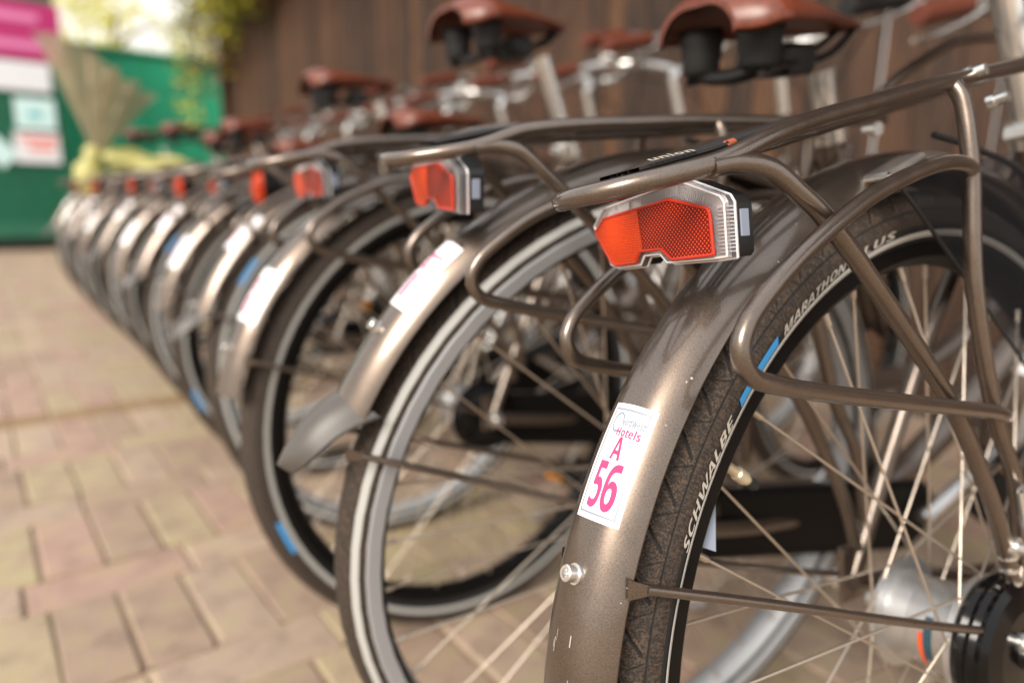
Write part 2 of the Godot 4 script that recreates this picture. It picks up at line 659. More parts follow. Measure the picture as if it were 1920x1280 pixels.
	for k in ns:
		var side := 1.0 if k % 2 == 0 else -1.0
		var a := TAU * (k + 0.35) / ns
		var twist := 1.08 if (k / 2) % 2 == 0 else -1.08
		var p0 := on_wheel(a, 0.297 + ro, 0.004 * side, c)
		var p1 := on_wheel(a + twist, big * 1.1, 0.0315 * side, hc)
		var m := MB.new() if o.get("spokes_apart", false) else all
		var d := (p1 - p0).normalized()
		m.tube([p0 + d * 0.011, p1], 0.00115, 6, false)
		m.tube([p0 - d * 0.002, p0 + d * 0.011, p0 + d * 0.0135], [0.0026, 0.0024, 0.0014], 8)
		if o.get("spokes_apart", false):
			part("spoke", m, M.spoke_steel, root)
	if not o.get("spokes_apart", false):
		part("spokes", all, M.spoke_steel, root)
	if hi:
		var a := deg_to_rad(35.6)
		mb = MB.new()
		var d := Vector3(cos(a), -sin(a), 0)
		var q := on_wheel(a, 0.297, 0, c)
		mb.lathe([Vector2(-0.003, 0.0052), Vector2(0.003, 0.0052), Vector2(0.004, 0.0036), Vector2(0.018, 0.0036), Vector2(0.019, 0.0050), Vector2(0.028, 0.0050), Vector2(0.029, 0.0038), Vector2(0.032, 0.0038)], q, d, 14)
		var valve := part("valve", mb, M.brass, root)
		mb = MB.new()
		mb.lathe([Vector2(0.0315, 0.0), Vector2(0.0315, 0.0043), Vector2(0.040, 0.0040), Vector2(0.0425, 0.0026), Vector2(0.043, 0.0)], q, d, 14)
		part("valve_cap", mb, M.black_rubber, root)
		# a reflector clip between the spokes
		mb = MB.new()
		var c0 := deg_to_rad(24.5)
		var c1 := deg_to_rad(30.5)
		mb.grid([[on_wheel(c0, 0.2955, 0.006, c), on_wheel(c0, 0.287, 0.012, c)], [on_wheel(c1, 0.2955, 0.006, c), on_wheel(c1, 0.2948, 0.0065, c)]])
		part("spoke_reflector", mb, M.sticker_pale, root)
		# print on the right sidewall: pressed into rubber
		var wall_at := func(rr: float) -> float:
			var cs := clampf((rr - 0.3325) / 0.0238, -1, 1)
			return 0.0237 * sqrt(1 - cs * cs) * 1.006 + 0.0006
		var out := func(_t): return Vector3(0, 0, 1)
		for e in [["SCHWALBE", 24.0, 38.9, 0.3245, 0.3312, 0.05], ["MARATHON", 51.8, 65.6, 0.3245, 0.3305, 0.05], ["PLUS", 67.2, 77.0, 0.3245, 0.3305, 0.06]]:
			var tb := MB.new()
			letters(tb, e[0], func(t):
				var rr: float = lerpf(e[3], e[4], t.y)
				return on_wheel(deg_to_rad(lerpf(e[1], e[2], t.x)), rr, wall_at.call(rr), c), out, e[5])
			part("sidewall_lettering", tb, M.print_silver, root)
		var tb2 := MB.new()
		for e in [[41.0, 44.4], [45.2, 50.2]]:
			var rows := []
			for i in 9:
				var aa: float = deg_to_rad(lerpf(e[0], e[1], i / 8.0))
				var row := []
				for rr in [0.3243, 0.327, 0.3305]:
					row.append(on_wheel(aa + (rr - 0.327) * 1.2, rr, wall_at.call(rr), c))
				rows.append(row)
			tb2.grid(rows)
		part("blue_sidewall_mark", tb2, M.print_blue, root)

func ro_blue(o: Dictionary) -> float:
	return 0.009 if o.get("stripe", 0.322) > 0.328 else 0.0

func mudguard(called: String, c: Vector3, a0: float, a1: float, parent: Node3D, o: Dictionary) -> MeshInstance3D:
	var mb := MB.new()
	var prof := []
	for k in 15:
		var z := lerpf(-0.030, 0.030, k / 14.0)
		prof.append(Vector2(mud_r(z), z))
	# rolled lip, then the inner side back
	prof.append(Vector2(0.3680, 0.0296))
	prof.append(Vector2(0.3676, 0.0284))
	for k in 13:
		var z := lerpf(0.0278, -0.0278, k / 12.0)
		prof.append(Vector2(mud_r(z) - 0.0016, z))
	prof.append(Vector2(0.3676, -0.0284))
	prof.append(Vector2(0.3680, -0.0296))
	mb.ring(prof, c, a0, a1, 96 if o.get("near", false) else 48, true)
	var g := part(called, mb, M.bronze_paint, parent)
	return g

func patch(a0: float, a1: float, z0: float, z1: float, lift: float, c := HUB) -> MB:
	var mb := MB.new()
	var rows := []
	var mids := []
	for i in 13:
		var a := lerpf(a0, a1, i / 12.0)
		var row := []
		for k in 13:
			var z := lerpf(z0, z1, k / 12.0)
			row.append(on_wheel(a, mud_r(z) + lift, z, c))
		rows.append(row)
		mids.append(on_wheel(a, 0.30, (z0 + z1) / 2, c))
	mb.grid(rows, false, false, mids)
	return mb

func sticker(g: Node3D, a0: float, a1: float, z0: float, z1: float, readable: bool, c := HUB) -> void:
	a0 = deg_to_rad(a0)
	a1 = deg_to_rad(a1)
	var s := part("number_sticker", patch(a0, a1, z0, z1, 0.0004, c), M.sticker_white, g)
	# frame line: joined strips, butted end to end
	var fr := MB.new()
	var w := z1 - z0
	var da := a1 - a0
	for e in [[0.045, 0.06, 0.07, 0.93], [0.94, 0.955, 0.07, 0.93]]:
		var q := patch(a0 + da * e[0], a0 + da * e[1], z0 + w * e[2], z0 + w * e[3], 0.0007, c)
		_join(fr, q)
	for e in [[0.0601, 0.9399, 0.07, 0.10], [0.0601, 0.9399, 0.90, 0.93]]:
		_join(fr, patch(a0 + da * e[0], a0 + da * e[1], z0 + w * e[2], z0 + w * e[3], 0.0007, c))
	if readable:
		part("sticker_frame", fr, M.sticker_grey, g)
	var words := [["A", 0.515, 0.71, 0.42, 0.66], ["Hotels", 0.715, 0.795, 0.36, 0.89]]
	if readable:
		words.append(["5", 0.095, 0.49, 0.22, 0.50])
		words.append(["6", 0.09, 0.49, 0.535, 0.83])
	var pk := MB.new()
	var gy := MB.new()
	for e in words:
		letters(pk, e[0], func(t):
			var z: float = z0 + w * lerpf(e[3], e[4], t.x)
			return on_wheel(a0 + da * lerpf(e[1], e[2], t.y), mud_r(z) + 0.0008, z, c), func(t): return Vector3(-cos(a0), sin(a0), 0.2).normalized())
	if not readable:
		for e in [[0.12, 0.46, 0.16, 0.30], [0.12, 0.46, 0.52, 0.66]]:
			_join(pk, patch(a0 + da * e[0], a0 + da * e[1], z0 + w * e[2], z0 + w * e[3], 0.0008, c))
	part("sticker_print", pk, M.sticker_pink, g)
	if readable:
		letters(gy, "NordWest", func(t):
			var z: float = z0 + w * lerpf(0.40, 0.90, t.x)
			return on_wheel(a0 + da * lerpf(0.81, 0.88, t.y), mud_r(z) + 0.0008, z, c), func(t): return Vector3(-cos(a0), sin(a0), 0.2).normalized())
		# round mark left of the words
		for k in 16:
			var t0 := TAU * (k + 2) / 22.0
			var t1 := TAU * (k + 3) / 22.0
			var p := []
			for e in [[t0, 0.10], [t1, 0.10], [t1, 0.125], [t0, 0.125]]:
				var z: float = z0 + w * (0.30 + cos(e[0]) * e[1] * 1.2)
				p.append(on_wheel(a0 + da * (0.83 + sin(e[0]) * e[1] * 0.72), mud_r(z) + 0.0008, z, c))
			gy.quad(p[0], p[1], p[2], p[3], Vector3(-cos(a0), sin(a0), 0))
		part("sticker_small_print", gy, M.sticker_pale, g)

func _join(a: MB, b: MB) -> void:
	var s := a.v.size()
	a.v.append_array(b.v)
	a.n.append_array(b.n)
	a.uv.append_array(b.uv)
	for i in b.ix:
		a.ix.append(s + i)

func mirror(p: Array) -> Array:
	var q := []
	for e in p:
		q.append(Vector3(e.x, e.y, -e.z))
	return q

func level(mb: MB, flat: float) -> MB:
	if flat != 0.0:
		for i in mb.v.size():
			var p := mb.v[i]
			p.y -= flat * maxf(p.x + 0.27, 0.0) * smoothstep(0.60, 0.72, p.y)
			mb.v[i] = p
	return mb

func carrier(bike: Node3D, sh: Vector3, near: bool, flat := 0.0) -> void:
	var root := Node3D.new()
	put(root, "rear_carrier", bike)
	root.position = sh
	var sd := 16 if near else 8
	var right := [Vector3(-0.362, 0.6995, 0), Vector3(-0.358, 0.7000, 0.017), Vector3(-0.346, 0.7025, 0.032), Vector3(-0.325, 0.7070, 0.044), Vector3(-0.298, 0.7140, 0.051), Vector3(-0.256, 0.7300, 0.054), Vector3(-0.209, 0.7440, 0.054), Vector3(-0.157, 0.7570, 0.054), Vector3(-0.098, 0.7720, 0.055), Vector3(-0.030, 0.7870, 0.056), Vector3(0.047, 0.8040, 0.057), Vector3(0.16, 0.832, 0.057)]
	var whole := mirror(right.slice(1))
	whole.reverse()
	whole.append_array(right)
	var mb := MB.new()
	mb.tube(smooth(whole, 5), 0.0058, sd)
	part("rail", level(mb, flat), M.bronze_paint, root)
	for f in [-0.22, -0.07, 0.06]:
		var y: float = 0.7195 + (f + 0.279) * 0.262
		mb = MB.new()
		mb.tube([Vector3(f, y + 0.002, -0.054), Vector3(f, y + 0.002, 0.054)], 0.0042, 8)
		part("cross_bar", level(mb, flat), M.bronze_paint, root)
	mb = MB.new()
	mb.tube([Vector3(-0.352, 0.701, 0.0), Vector3(-0.279, 0.7175, 0.0), Vector3(0.10, 0.813, 0.0)], 0.0042, 8)
	part("middle_bar", level(mb, flat), M.bronze_paint, root)
	for s in [1.0, -1.0]:
		var flip := func(p: Array) -> Array: return p if s > 0 else mirror(p)
		mb = MB.new()
		mb.tube(smooth(flip.call([Vector3(-0.306, 0.7105, 0.0500), Vector3(-0.288, 0.7130, 0.0530), Vector3(-0.268, 0.7095, 0.0590), Vector3(-0.250, 0.697, 0.063), Vector3(-0.222, 0.677, 0.065), Vector3(-0.161, 0.623, 0.065), Vector3(-0.087, 0.549, 0.065), Vector3(-0.040, 0.478, 0.066), Vector3(-0.012, 0.423, 0.066), Vector3(0.0, 0.385, 0.066)]), 5), 0.0062, sd)
		part("leg", level(mb, flat), M.bronze_paint, root)
		mb = MB.new()
		mb.tube(smooth(flip.call([Vector3(-0.066, 0.776, 0.0565), Vector3(-0.064, 0.762, 0.062), Vector3(-0.063, 0.715, 0.0665), Vector3(-0.058, 0.631, 0.066), Vector3(-0.030, 0.536, 0.066), Vector3(0.002, 0.478, 0.066), Vector3(0.016, 0.40, 0.066)]), 5), 0.0060, sd)
		part("leg", level(mb, flat), M.bronze_paint, root)
		mb = MB.new()
		mb.tube(smooth(flip.call([Vector3(-0.064, 0.7150, 0.067), Vector3(-0.085, 0.7165, 0.074), Vector3(-0.115, 0.7160, 0.077), Vector3(-0.152, 0.7085, 0.077), Vector3(-0.207, 0.6900, 0.077), Vector3(-0.265, 0.6605, 0.077), Vector3(-0.302, 0.6350, 0.077), Vector3(-0.315, 0.6200, 0.077), Vector3(-0.3165, 0.6080, 0.077), Vector3(-0.309, 0.5975, 0.077), Vector3(-0.293, 0.5915, 0.077), Vector3(-0.241, 0.5795, 0.077), Vector3(-0.107, 0.5530, 0.077), Vector3(-0.047, 0.5410, 0.075), Vector3(-0.018, 0.5330, 0.068)]), 5), 0.0054, sd)
		part("side_guard", level(mb, flat), M.bronze_paint, root)
		if near:
			mb = MB.new()
			mb.tube(smooth(flip.call([Vector3(0.045, 0.803, 0.066), Vector3(0.062, 0.820, 0.066), Vector3(0.11, 0.846, 0.066), Vector3(0.174, 0.874, 0.066), Vector3(0.21, 0.884, 0.064), Vector3(0.319, 0.898, 0.045)]), 6), 0.0058, sd)
			part("front_hoop", level(mb, flat), M.bronze_paint, root)
			for e in [Vector3(-0.040, 0.787, 0.060), Vector3(0.012, 0.775, 0.052)]:
				mb = MB.new()
				var q: Vector3 = e if s > 0 else Vector3(e.x, e.y, -e.z)
				mb.lathe([Vector2(-0.008, 0), Vector2(-0.008, 0.0062), Vector2(-0.003, 0.0062), Vector2(-0.003, 0.0045), Vector2(0.006, 0.0045), Vector2(0.006, 0)], q, Vector3(0.1, 0.15, s), 12)
				part("bolt", level(mb, flat), M.steel, root)
	# elastic straps over the platform
	for z in [-0.020, 0.0, 0.020]:
		var straps := MB.new()
		var pl := []
		for k in 25:
			var f := lerpf(-0.328, 0.06, k / 24.0)
			pl.append(Vector3(f, 0.7195 + (f + 0.279) * (0.262 if f > -0.279 else 0.215) + 0.0045 + 0.004 * sin(k / 24.0 * PI), z * (1.0 if k > 3 else 0.5 + k / 6.0)))
		var rows := []
		var mids := []
		for q in pl:
			rows.append([q + Vector3(0, 0.0016, -0.008), q + Vector3(0, 0.0016, 0.008), q + Vector3(0, -0.0016, 0.008), q + Vector3(0, -0.0016, -0.008), q + Vector3(0, 0.0016, -0.008)])
			mids.append(q)
		straps.grid(rows, false, true, mids)
		part("elastic_strap", level(straps, flat), M.black_rubber, root)
	if near:
		mb = MB.new()
		letters(mb, "union", func(t):
			var f := lerpf(-0.325, -0.290, t.x)
			return Vector3(f, 0.7195 + (f + 0.279) * 0.215 + 0.0078 + 0.0022 * t.y, 0.0275 - 0.010 * t.y), func(_t): return Vector3(0, 0.8, 0.6), 0.12)
		part("strap_lettering", level(mb, flat), M.print_silver, root)
		for f in [-0.262, -0.206]:
			mb = MB.new()
			var y: float = 0.7195 + (f + 0.279) * 0.262
			mb.box(Transform3D(Basis(Vector3(0, 0, 1), 0.3), Vector3(f, y + 0.0065, 0.026)), Vector3(0.010, 0.005, 0.006), 0.0018)
			part("rusty_hook", level(mb, flat), M.rust, root)

func rear_light(bike: Node3D, sh: Vector3, kind: String, near: bool) -> void:
	var root := Node3D.new()
	put(root, "rear_light", bike)
	# own axes: x to the right side of the bicycle, y up, z to the rear
	root.transform = Transform3D(Basis(Vector3(0, 0, 1), Vector3(0, 1, 0), Vector3(-1, 0, 0)), Vector3(-0.278, 0.686, -0.009) + sh)
	if kind == "round":
		root.scale = Vector3.ONE * 1.2
	root.rotate_object_local(Vector3(1, 0, 0), 0.04)
	var mb := MB.new()
	if kind == "round":
		mb.lathe([Vector2(-0.028, 0), Vector2(-0.028, 0.024), Vector2(-0.002, 0.029), Vector2(0, 0.029)], Vector3.ZERO, Vector3(0, 0, 1), 24)
		part("housing", mb, M.black_plastic, root)
		mb = MB.new()
		mb.lathe([Vector2(0.0003, 0.028), Vector2(0.006, 0.027), Vector2(0.011, 0.020), Vector2(0.013, 0.010), Vector2(0.0135, 0.0)], Vector3.ZERO, Vector3(0, 0, 1), 24, true)
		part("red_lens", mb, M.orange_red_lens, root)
		return
	# outline of the clear body seen from behind
	var outer := PackedVector2Array([Vector2(-0.0600, 0.0060), Vector2(-0.0480, 0.0175), Vector2(0.0180, 0.0240), Vector2(0.0300, 0.0235), Vector2(0.0585, 0.0110), Vector2(0.0610, 0.0070), Vector2(0.0610, -0.0245), Vector2(0.0480, -0.0250), Vector2(0.0120, -0.0250), Vector2(0.0060, -0.0190), Vector2(-0.0090, -0.0190), Vector2(-0.0130, -0.0250), Vector2(-0.0360, -0.0255), Vector2(-0.0440, -0.0230)])
	var inner := PackedVector2Array([Vector2(-0.0545, 0.0015), Vector2(-0.0440, 0.0095), Vector2(0.0180, 0.0140), Vector2(0.0480, 0.0050), Vector2(0.0500, 0.0020), Vector2(0.0510, -0.0215), Vector2(0.0180, -0.0220), Vector2(0.0090, -0.0150), Vector2(-0.0105, -0.0150), Vector2(-0.0150, -0.0218), Vector2(-0.0350, -0.0225), Vector2(-0.0400, -0.0200)])
	# black housing behind
	var back := PackedVector2Array([Vector2(-0.0500, 0.0060), Vector2(-0.0420, 0.0160), Vector2(0.0200, 0.0235), Vector2(0.0320, 0.0230), Vector2(0.0590, 0.0105), Vector2(0.0605, 0.0060), Vector2(0.0605, -0.0215), Vector2(0.0580, -0.0240), Vector2(0.0200, -0.0240), Vector2(0.0100, -0.0180), Vector2(-0.0100, -0.0180), Vector2(-0.0160, -0.0240), Vector2(-0.0360, -0.0240), Vector2(-0.0450, -0.0200)])
	mb.prism(back, -0.0135, -0.0005)
	part("housing", mb, M.black_plastic, root)
	mb = MB.new()
	mb.box(Transform3D(Basis(), Vector3(0.0607, -0.005, -0.0065)), Vector3(0.0012, 0.0155, 0.0070), 0.0004)
	part("side_label", mb, M.sticker_pale, root)
	# bright ribbed tray inside the clear body
	mb = MB.new()
	mb.prism(outer, -0.0003, 0.0016)
	part("tray", mb, M.chrome_inner, root)
	if near:
		var ribs := MB.new()
		for k in 13:
			var y := lerpf(-0.0205, 0.0045, k / 12.0)
			ribs.box(Transform3D(Basis(), Vector3(0.0560, y, 0.0032)), Vector3(0.0075, 0.0009, 0.003))
		for k in 20:
			var x := lerpf(-0.010, 0.0185, k / 19.0)
			ribs.box(Transform3D(Basis(), Vector3(x, 0.0172 + x * 0.086, 0.0032)), Vector3(0.0008, 0.0062, 0.003))
		for k in 14:
			var x := lerpf(0.0225, 0.042, k / 13.0)
			ribs.box(Transform3D(Basis(Vector3(0, 0, 1), -0.4), Vector3(x, 0.0185 - (x - 0.0225) * 0.42, 0.0032)), Vector3(0.0008, 0.0068, 0.003))
		for x in [-0.036, -0.022]:
			ribs.box(Transform3D(Basis(), Vector3(x, 0.0145, 0.0032)), Vector3(0.0008, 0.007, 0.003))
		part("ribs", ribs, M.chrome_inner, root)
	# clear frame round the red field, bevelled towards the rear
	mb = MB.new()
	var z1 := 0.0075
	var n := outer.size()
	var mid := Vector2.ZERO
	var cap := PackedVector2Array()
	for q in outer:
		cap.append(q * Vector2(0.965, 0.95))
	for i in n:
		var a := outer[i]
		var b := outer[(i + 1) % n]
		var ca := cap[i]
		var cb := cap[(i + 1) % n]
		var od := Vector3((a + b).x, (a + b).y, 0)
		mb.quad(Vector3(a.x, a.y, 0.0017), Vector3(b.x, b.y, 0.0017), Vector3(b.x, b.y, z1 - 0.0015), Vector3(a.x, a.y, z1 - 0.0015), od)
		mb.quad(Vector3(a.x, a.y, z1 - 0.0015), Vector3(b.x, b.y, z1 - 0.0015), Vector3(cb.x, cb.y, z1), Vector3(ca.x, ca.y, z1), od + Vector3(0, 0, 0.02))
	var tri_i := Geometry2D.triangulate_polygon(cap)
	for e in [[cap, z1, 1.0], [outer, 0.0017, -1.0]]:
		var s := mb.v.size()
		for q in e[0]:
			mb.v.append(Vector3(q.x, q.y, e[1]))
			mb.n.append(Vector3(0, 0, e[2]))
			mb.uv.append(q)
		for i in range(0, tri_i.size(), 3):
			mb.tri(s + tri_i[i], s + tri_i[i + 1], s + tri_i[i + 2])
	part("clear_cover", mb, M.clear_plastic, root)
	if near:
		var er := MB.new()  # pale tubes stand in for light caught along the clear edges
		for i in n:
			er.tube([Vector3(cap[i].x, cap[i].y, z1 - 0.0002), Vector3(cap[(i + 1) % n].x, cap[(i + 1) % n].y, z1 - 0.0002)], 0.0007, 6)
			er.tube([Vector3(outer[i].x, outer[i].y, 0.0012), Vector3(outer[(i + 1) % n].x, outer[(i + 1) % n].y, 0.0012)], 0.0008, 6)
		part("cover_edge_glint", er, M.chrome_inner, root)
	# red fields stand just proud of the cover
	var left := Geometry2D.intersect_polygons(inner, PackedVector2Array([Vector2(-0.08, -0.05), Vector2(-0.004, -0.05), Vector2(-0.014, 0.05), Vector2(-0.08, 0.05)]))
	var rgt := Geometry2D.intersect_polygons(inner, PackedVector2Array([Vector2(-0.0036, -0.05), Vector2(0.08, -0.05), Vector2(0.08, 0.05), Vector2(-0.0136, 0.05)]))
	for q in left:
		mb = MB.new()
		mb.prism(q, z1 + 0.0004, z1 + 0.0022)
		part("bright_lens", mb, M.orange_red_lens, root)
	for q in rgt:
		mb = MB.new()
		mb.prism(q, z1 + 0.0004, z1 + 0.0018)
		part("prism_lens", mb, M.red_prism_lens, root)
	mb = MB.new()
	for i in inner.size():
		var a := inner[i]
		var b := inner[(i + 1) % inner.size()]
		mb.tube([Vector3(a.x, a.y, z1 + 0.0018), Vector3(b.x, b.y, z1 + 0.0018)], 0.0011, 6)
	part("lens_edge", mb, M.red_edge, root)

func saddle(bike: Node3D, at: Vector3, near: bool) -> void:
	var root := Node3D.new()
	put(root, "saddle", bike)
	root.position = at
	root.rotation.z = 0.10
	root.scale = Vector3.ONE * 0.88
	var mb := MB.new()
	# top: rows from the rear (x=-0.15) to the nose (x=0.14)
	var rows := []
	var mids := []
	for i in 25:
		var t := i / 24.0
		var x := lerpf(-0.125, 0.125, t)
		var half := 0.078 * pow(maxf(1.0 - pow(absf(t - 0.18) / 0.82, 1.15), 0.0), 0.95) + 0.018
		if t < 0.18:
			half = 0.096 * sqrt(1.0 - pow((0.18 - t) / 0.235, 2.0))
		if t > 0.93:
			half *= sqrt(maxf(1.0 - pow((t - 0.93) / 0.072, 2.0), 0.02))
		var crown := 0.010 * cos((t - 0.1) * PI * 1.1) + 0.014 * pow(1 - t, 1.5) - 0.014 * pow(maxf(0.14 - t, 0.0) / 0.14, 2.0)
		var drop := (0.016 + 0.036 * pow(1.0 - t, 1.5)) * clampf(half / 0.085, 0.3, 1.0)
		var row := []
		var inner := []
		for k in 17:
			var w := lerpf(-1.0, 1.0, k / 16.0)
			var q := w * PI * 0.5
			# a shallow hollow along the middle of the rear half
			var yy := crown - drop * (1.0 - cos(q)) - 0.004 * (1.0 - t) * exp(-w * w * 18.0)
			row.append(Vector3(x, yy, half * sin(q)))
			inner.append(Vector3(x, yy - 0.006, half * 0.95 * sin(q)))
		if i == 0 or i == 24:
			for k in 16:
				mb.quad(row[k], row[k + 1], inner[k + 1], inner[k], Vector3(-1 if i == 0 else 1, 0, 0))
		inner.reverse()
		row.append_array(inner)
		row.append(row[0])
		rows.append(row)
		mids.append(Vector3(x, crown - 0.045, 0))
	mb.grid(rows, false, true, mids)
	part("leather_top", mb, M.brown_leather, root)
	for s in [-1.0, 1.0]:
		mb = MB.new()
		mb.lathe([Vector2(0.0, 0.0), Vector2(0.012, 0.0), Vector2(0.013, 0.016), Vector2(0.020, 0.022), Vector2(0.030, 0.021), Vector2(0.036, 0.024), Vector2(0.046, 0.023), Vector2(0.052, 0.026), Vector2(0.066, 0.025), Vector2(0.066, 0.0)], Vector3(-0.075, -0.082, 0.046 * s), Vector3(0, 1, 0), 20, true)
		part("spring_block", mb, M.black_rubber, root)
	mb = MB.new()
	mb.tube(smooth([Vector3(-0.075, -0.064, -0.050), Vector3(-0.075, -0.070, -0.03), Vector3(-0.075, -0.072, 0.0), Vector3(-0.075, -0.070, 0.03), Vector3(-0.075, -0.064, 0.050)], 4), 0.009, 8)
	for s in [-1.0, 1.0]:
		mb.tube(smooth([Vector3(-0.085, -0.074, 0.06 * s), Vector3(-0.02, -0.062, 0.03 * s), Vector3(0.06, -0.050, 0.022 * s), Vector3(0.118, -0.014, 0.012 * s)], 5), 0.0045, 8)
	mb.box(Transform3D(Basis(), Vector3(0.01, -0.055, 0)), Vector3(0.05, 0.035, 0.06), 0.006)
	part("undercarriage", mb, M.black_plastic, root)

func make_bike(called: String, label: String, o: Dictionary) -> Node3D:
	var bike := thing(called, label, "bicycle", Vector3.ZERO, "hire bicycles parked in a row")
	var near: bool = o.get("near", false)
	var sh: Vector3 = o.get("shift", Vector3.ZERO)
	var sd := 14 if near else 10
	var mb := MB.new()
	mb.tube([Vector3(0.40, 0.275, 0), Vector3(0.20, 0.775, 0)], 0.0165, sd)
	mb.tube(smooth([Vector3(0.40, 0.30, 0), Vector3(0.50, 0.345, 0), Vector3(0.66, 0.475, 0), Vector3(0.85, 0.690, 0)], 6), 0.021, sd)
	mb.tube(smooth([Vector3(0.325, 0.46, 0), Vector3(0.45, 0.475, 0), Vector3(0.62, 0.575, 0), Vector3(0.825, 0.795, 0)], 6), 0.015, sd)
	mb.tube([Vector3(0.862, 0.655, 0), Vector3(0.800, 0.880, 0)], 0.020, sd)
	mb.tube([Vector3(0.40, 0.29, -0.036), Vector3(0.40, 0.29, 0.036)], 0.022, sd)
	for s in [-1.0, 1.0]:
		mb.tube(smooth([Vector3(0.0, 0.356, 0.066 * s), Vector3(0.10, 0.335, 0.060 * s), Vector3(0.22, 0.315, 0.044 * s), Vector3(0.39, 0.292, 0.030 * s)], 4), 0.0095, sd)
		mb.tube(smooth([Vector3(0.004, 0.362, 0.066 * s), Vector3(0.07, 0.50, 0.058 * s), Vector3(0.14, 0.64, 0.044 * s), Vector3(0.215, 0.755, 0.018 * s)], 4), 0.0078, sd)
		mb.box(Transform3D(Basis(), Vector3(0.0, 0.366, 0.066 * s)), Vector3(0.034, 0.055, 0.006), 0.002)
	part("frame", mb, M.bronze_paint, bike)
	mb = MB.new()
	mb.tube([Vector3(0.866, 0.640, 0), Vector3(0.862, 0.655, 0)], 0.019, sd)
	for s in [-1.0, 1.0]:
		mb.tube(smooth([Vector3(0.858, 0.668, 0.012 * s), Vector3(0.866, 0.650, 0.044 * s), Vector3(0.885, 0.600, 0.052 * s), Vector3(0.945, 0.470, 0.054 * s), Vector3(1.0, 0.395, 0.054 * s), Vector3(1.05, 0.356, 0.054 * s)], 5), [0.012, 0.012, 0.012, 0.012, 0.012, 0.012, 0.012, 0.012, 0.012, 0.012, 0.012, 0.012, 0.011, 0.011, 0.011, 0.011, 0.0105, 0.0105, 0.010, 0.010, 0.0095, 0.0095, 0.009, 0.009, 0.009, 0.009], sd)
	part("fork", mb, M.bronze_paint, bike)
	wheel("rear_wheel", HUB, bike, o)
	var fo := o.duplicate()
	fo.near = false
	fo.spokes_apart = false
	fo.hub = 0.026
	fo.band = false
	fo.erase("blue")
	wheel("front_wheel", FRONT, bike, fo)
	# mudguards
	var ang: float = deg_to_rad(o.get("mud_end", 8.0))
	var g := mudguard("rear_mudguard", HUB, ang, deg_to_rad(152), bike, o)
	var st: Array = o.get("sticker", [26.5, 37.5, -0.022, 0.022])
	sticker(g, st[0], st[1], st[2], st[3], near)
	mb = MB.new()
	var ba: float = deg_to_rad(o.get("bolt", 21.0))
	var bz: float = o.get("bolt_side", 0.004)
	var bp := on_wheel(ba, mud_r(bz), bz)
	mb.lathe([Vector2(-0.002, 0.0062), Vector2(0.0012, 0.0062), Vector2(0.0012, 0.0050), Vector2(0.0075, 0.0050), Vector2(0.0082, 0.0043), Vector2(0.0082, 0.0026), Vector2(0.0045, 0.0024), Vector2(0.0045, 0.0)], bp, Vector3(-cos(ba), sin(ba), 0), 16)
	part("bolt", mb, M.steel, g)
	if near:
		var chips := RandomNumberGenerator.new()
		chips.seed = 3
		for k in 14:
			var a := deg_to_rad(chips.randf_range(2.0, 14.5))
			var z := chips.randf_range(-0.016, 0.012)
			part("scratch", patch(a, a + chips.randf_range(0.006, 0.022), z, z + chips.randf_range(0.0003, 0.0008), 0.0003), M.print_silver, g)
		for k in 7:
			var a := deg_to_rad(chips.randf_range(4.0, 60.0))
			var z := chips.randf_range(0.0225, 0.0290)
			part("paint_chip", patch(a, a + chips.randf_range(0.001, 0.004), z, z + chips.randf_range(0.0004, 0.0009), 0.0003), M.print_silver, g)
	if o.get("flap", false):
		mb = MB.new()
		# a moulded flap: trough with turned sides, narrowing to a round tip
		var e := on_wheel(ang, 0.384, 0)
		for side in [0.0, 0.003]:
			var rows := []
			for i in 13:
				var t := i / 12.0
				var c := e + Vector3(0.006, 0.016, 0).lerp(Vector3(-0.052, -0.044, 0), t) + Vector3(-0.004, 0.008, 0) * sin(t * PI)
				var w := lerpf(0.0315, 0.025, t) * sqrt(maxf(1.0 - pow(maxf(t - 0.62, 0.0) / 0.39, 2.0), 0.04))
				var row := []
				for k in 13:
					var q := lerpf(-1, 1, k / 12.0)
					row.append(c + Vector3(0.80, -0.60, 0) * (0.026 * pow(absf(q), 2.4) * (1.0 - 0.55 * t) + side) + Vector3(0, 0, (w - side * 0.3) * q))
				rows.append(row)
			mb.grid(rows)
		part("mud_flap", mb, M.flap_grey, g)
	var fg := mudguard("front_mudguard", FRONT, deg_to_rad(-6), deg_to_rad(138), bike, {})
	sticker(fg, 14.0, 30.0, -0.024, 0.024, false, FRONT)
	mb = MB.new()
	var fr := []
	for i in 5:
		var a := deg_to_rad(lerpf(-5, -24, i / 4.0))
		var row := []
		for k in 9:
			var z := lerpf(-0.031, 0.031, k / 8.0)
			row.append(on_wheel(a, mud_r(z * 0.96) + 0.003 * i, z, FRONT))
		fr.append(row)
	mb.grid(fr)
	part("front_flap", mb, M.black_rubber, fg)
	# stays of the mudguards
	for s in [-1.0, 1.0]:
		mb = MB.new()
		var p0 := Vector3(-0.349, 0.482, 0.0315 * s)
		mb.tube(smooth([p0 + Vector3(0.010, -0.003, 0.001 * s), Vector3(-0.25, 0.449, 0.045 * s), Vector3(-0.11, 0.399, 0.060 * s), Vector3(0.0, 0.362, 0.071 * s)], 5), 0.0032, sd)
		# flattened end on the mudguard
		mb.grid([[p0 + Vector3(-0.002, 0.0055, 0), p0 + Vector3(-0.003, -0.0065, 0)], [p0 + Vector3(0.011, -0.0005, 0.003 * s), p0 + Vector3(0.0105, -0.0062, 0.003 * s)]])
		part("mudguard_stay", mb, M.bronze_paint, bike)
		mb = MB.new()
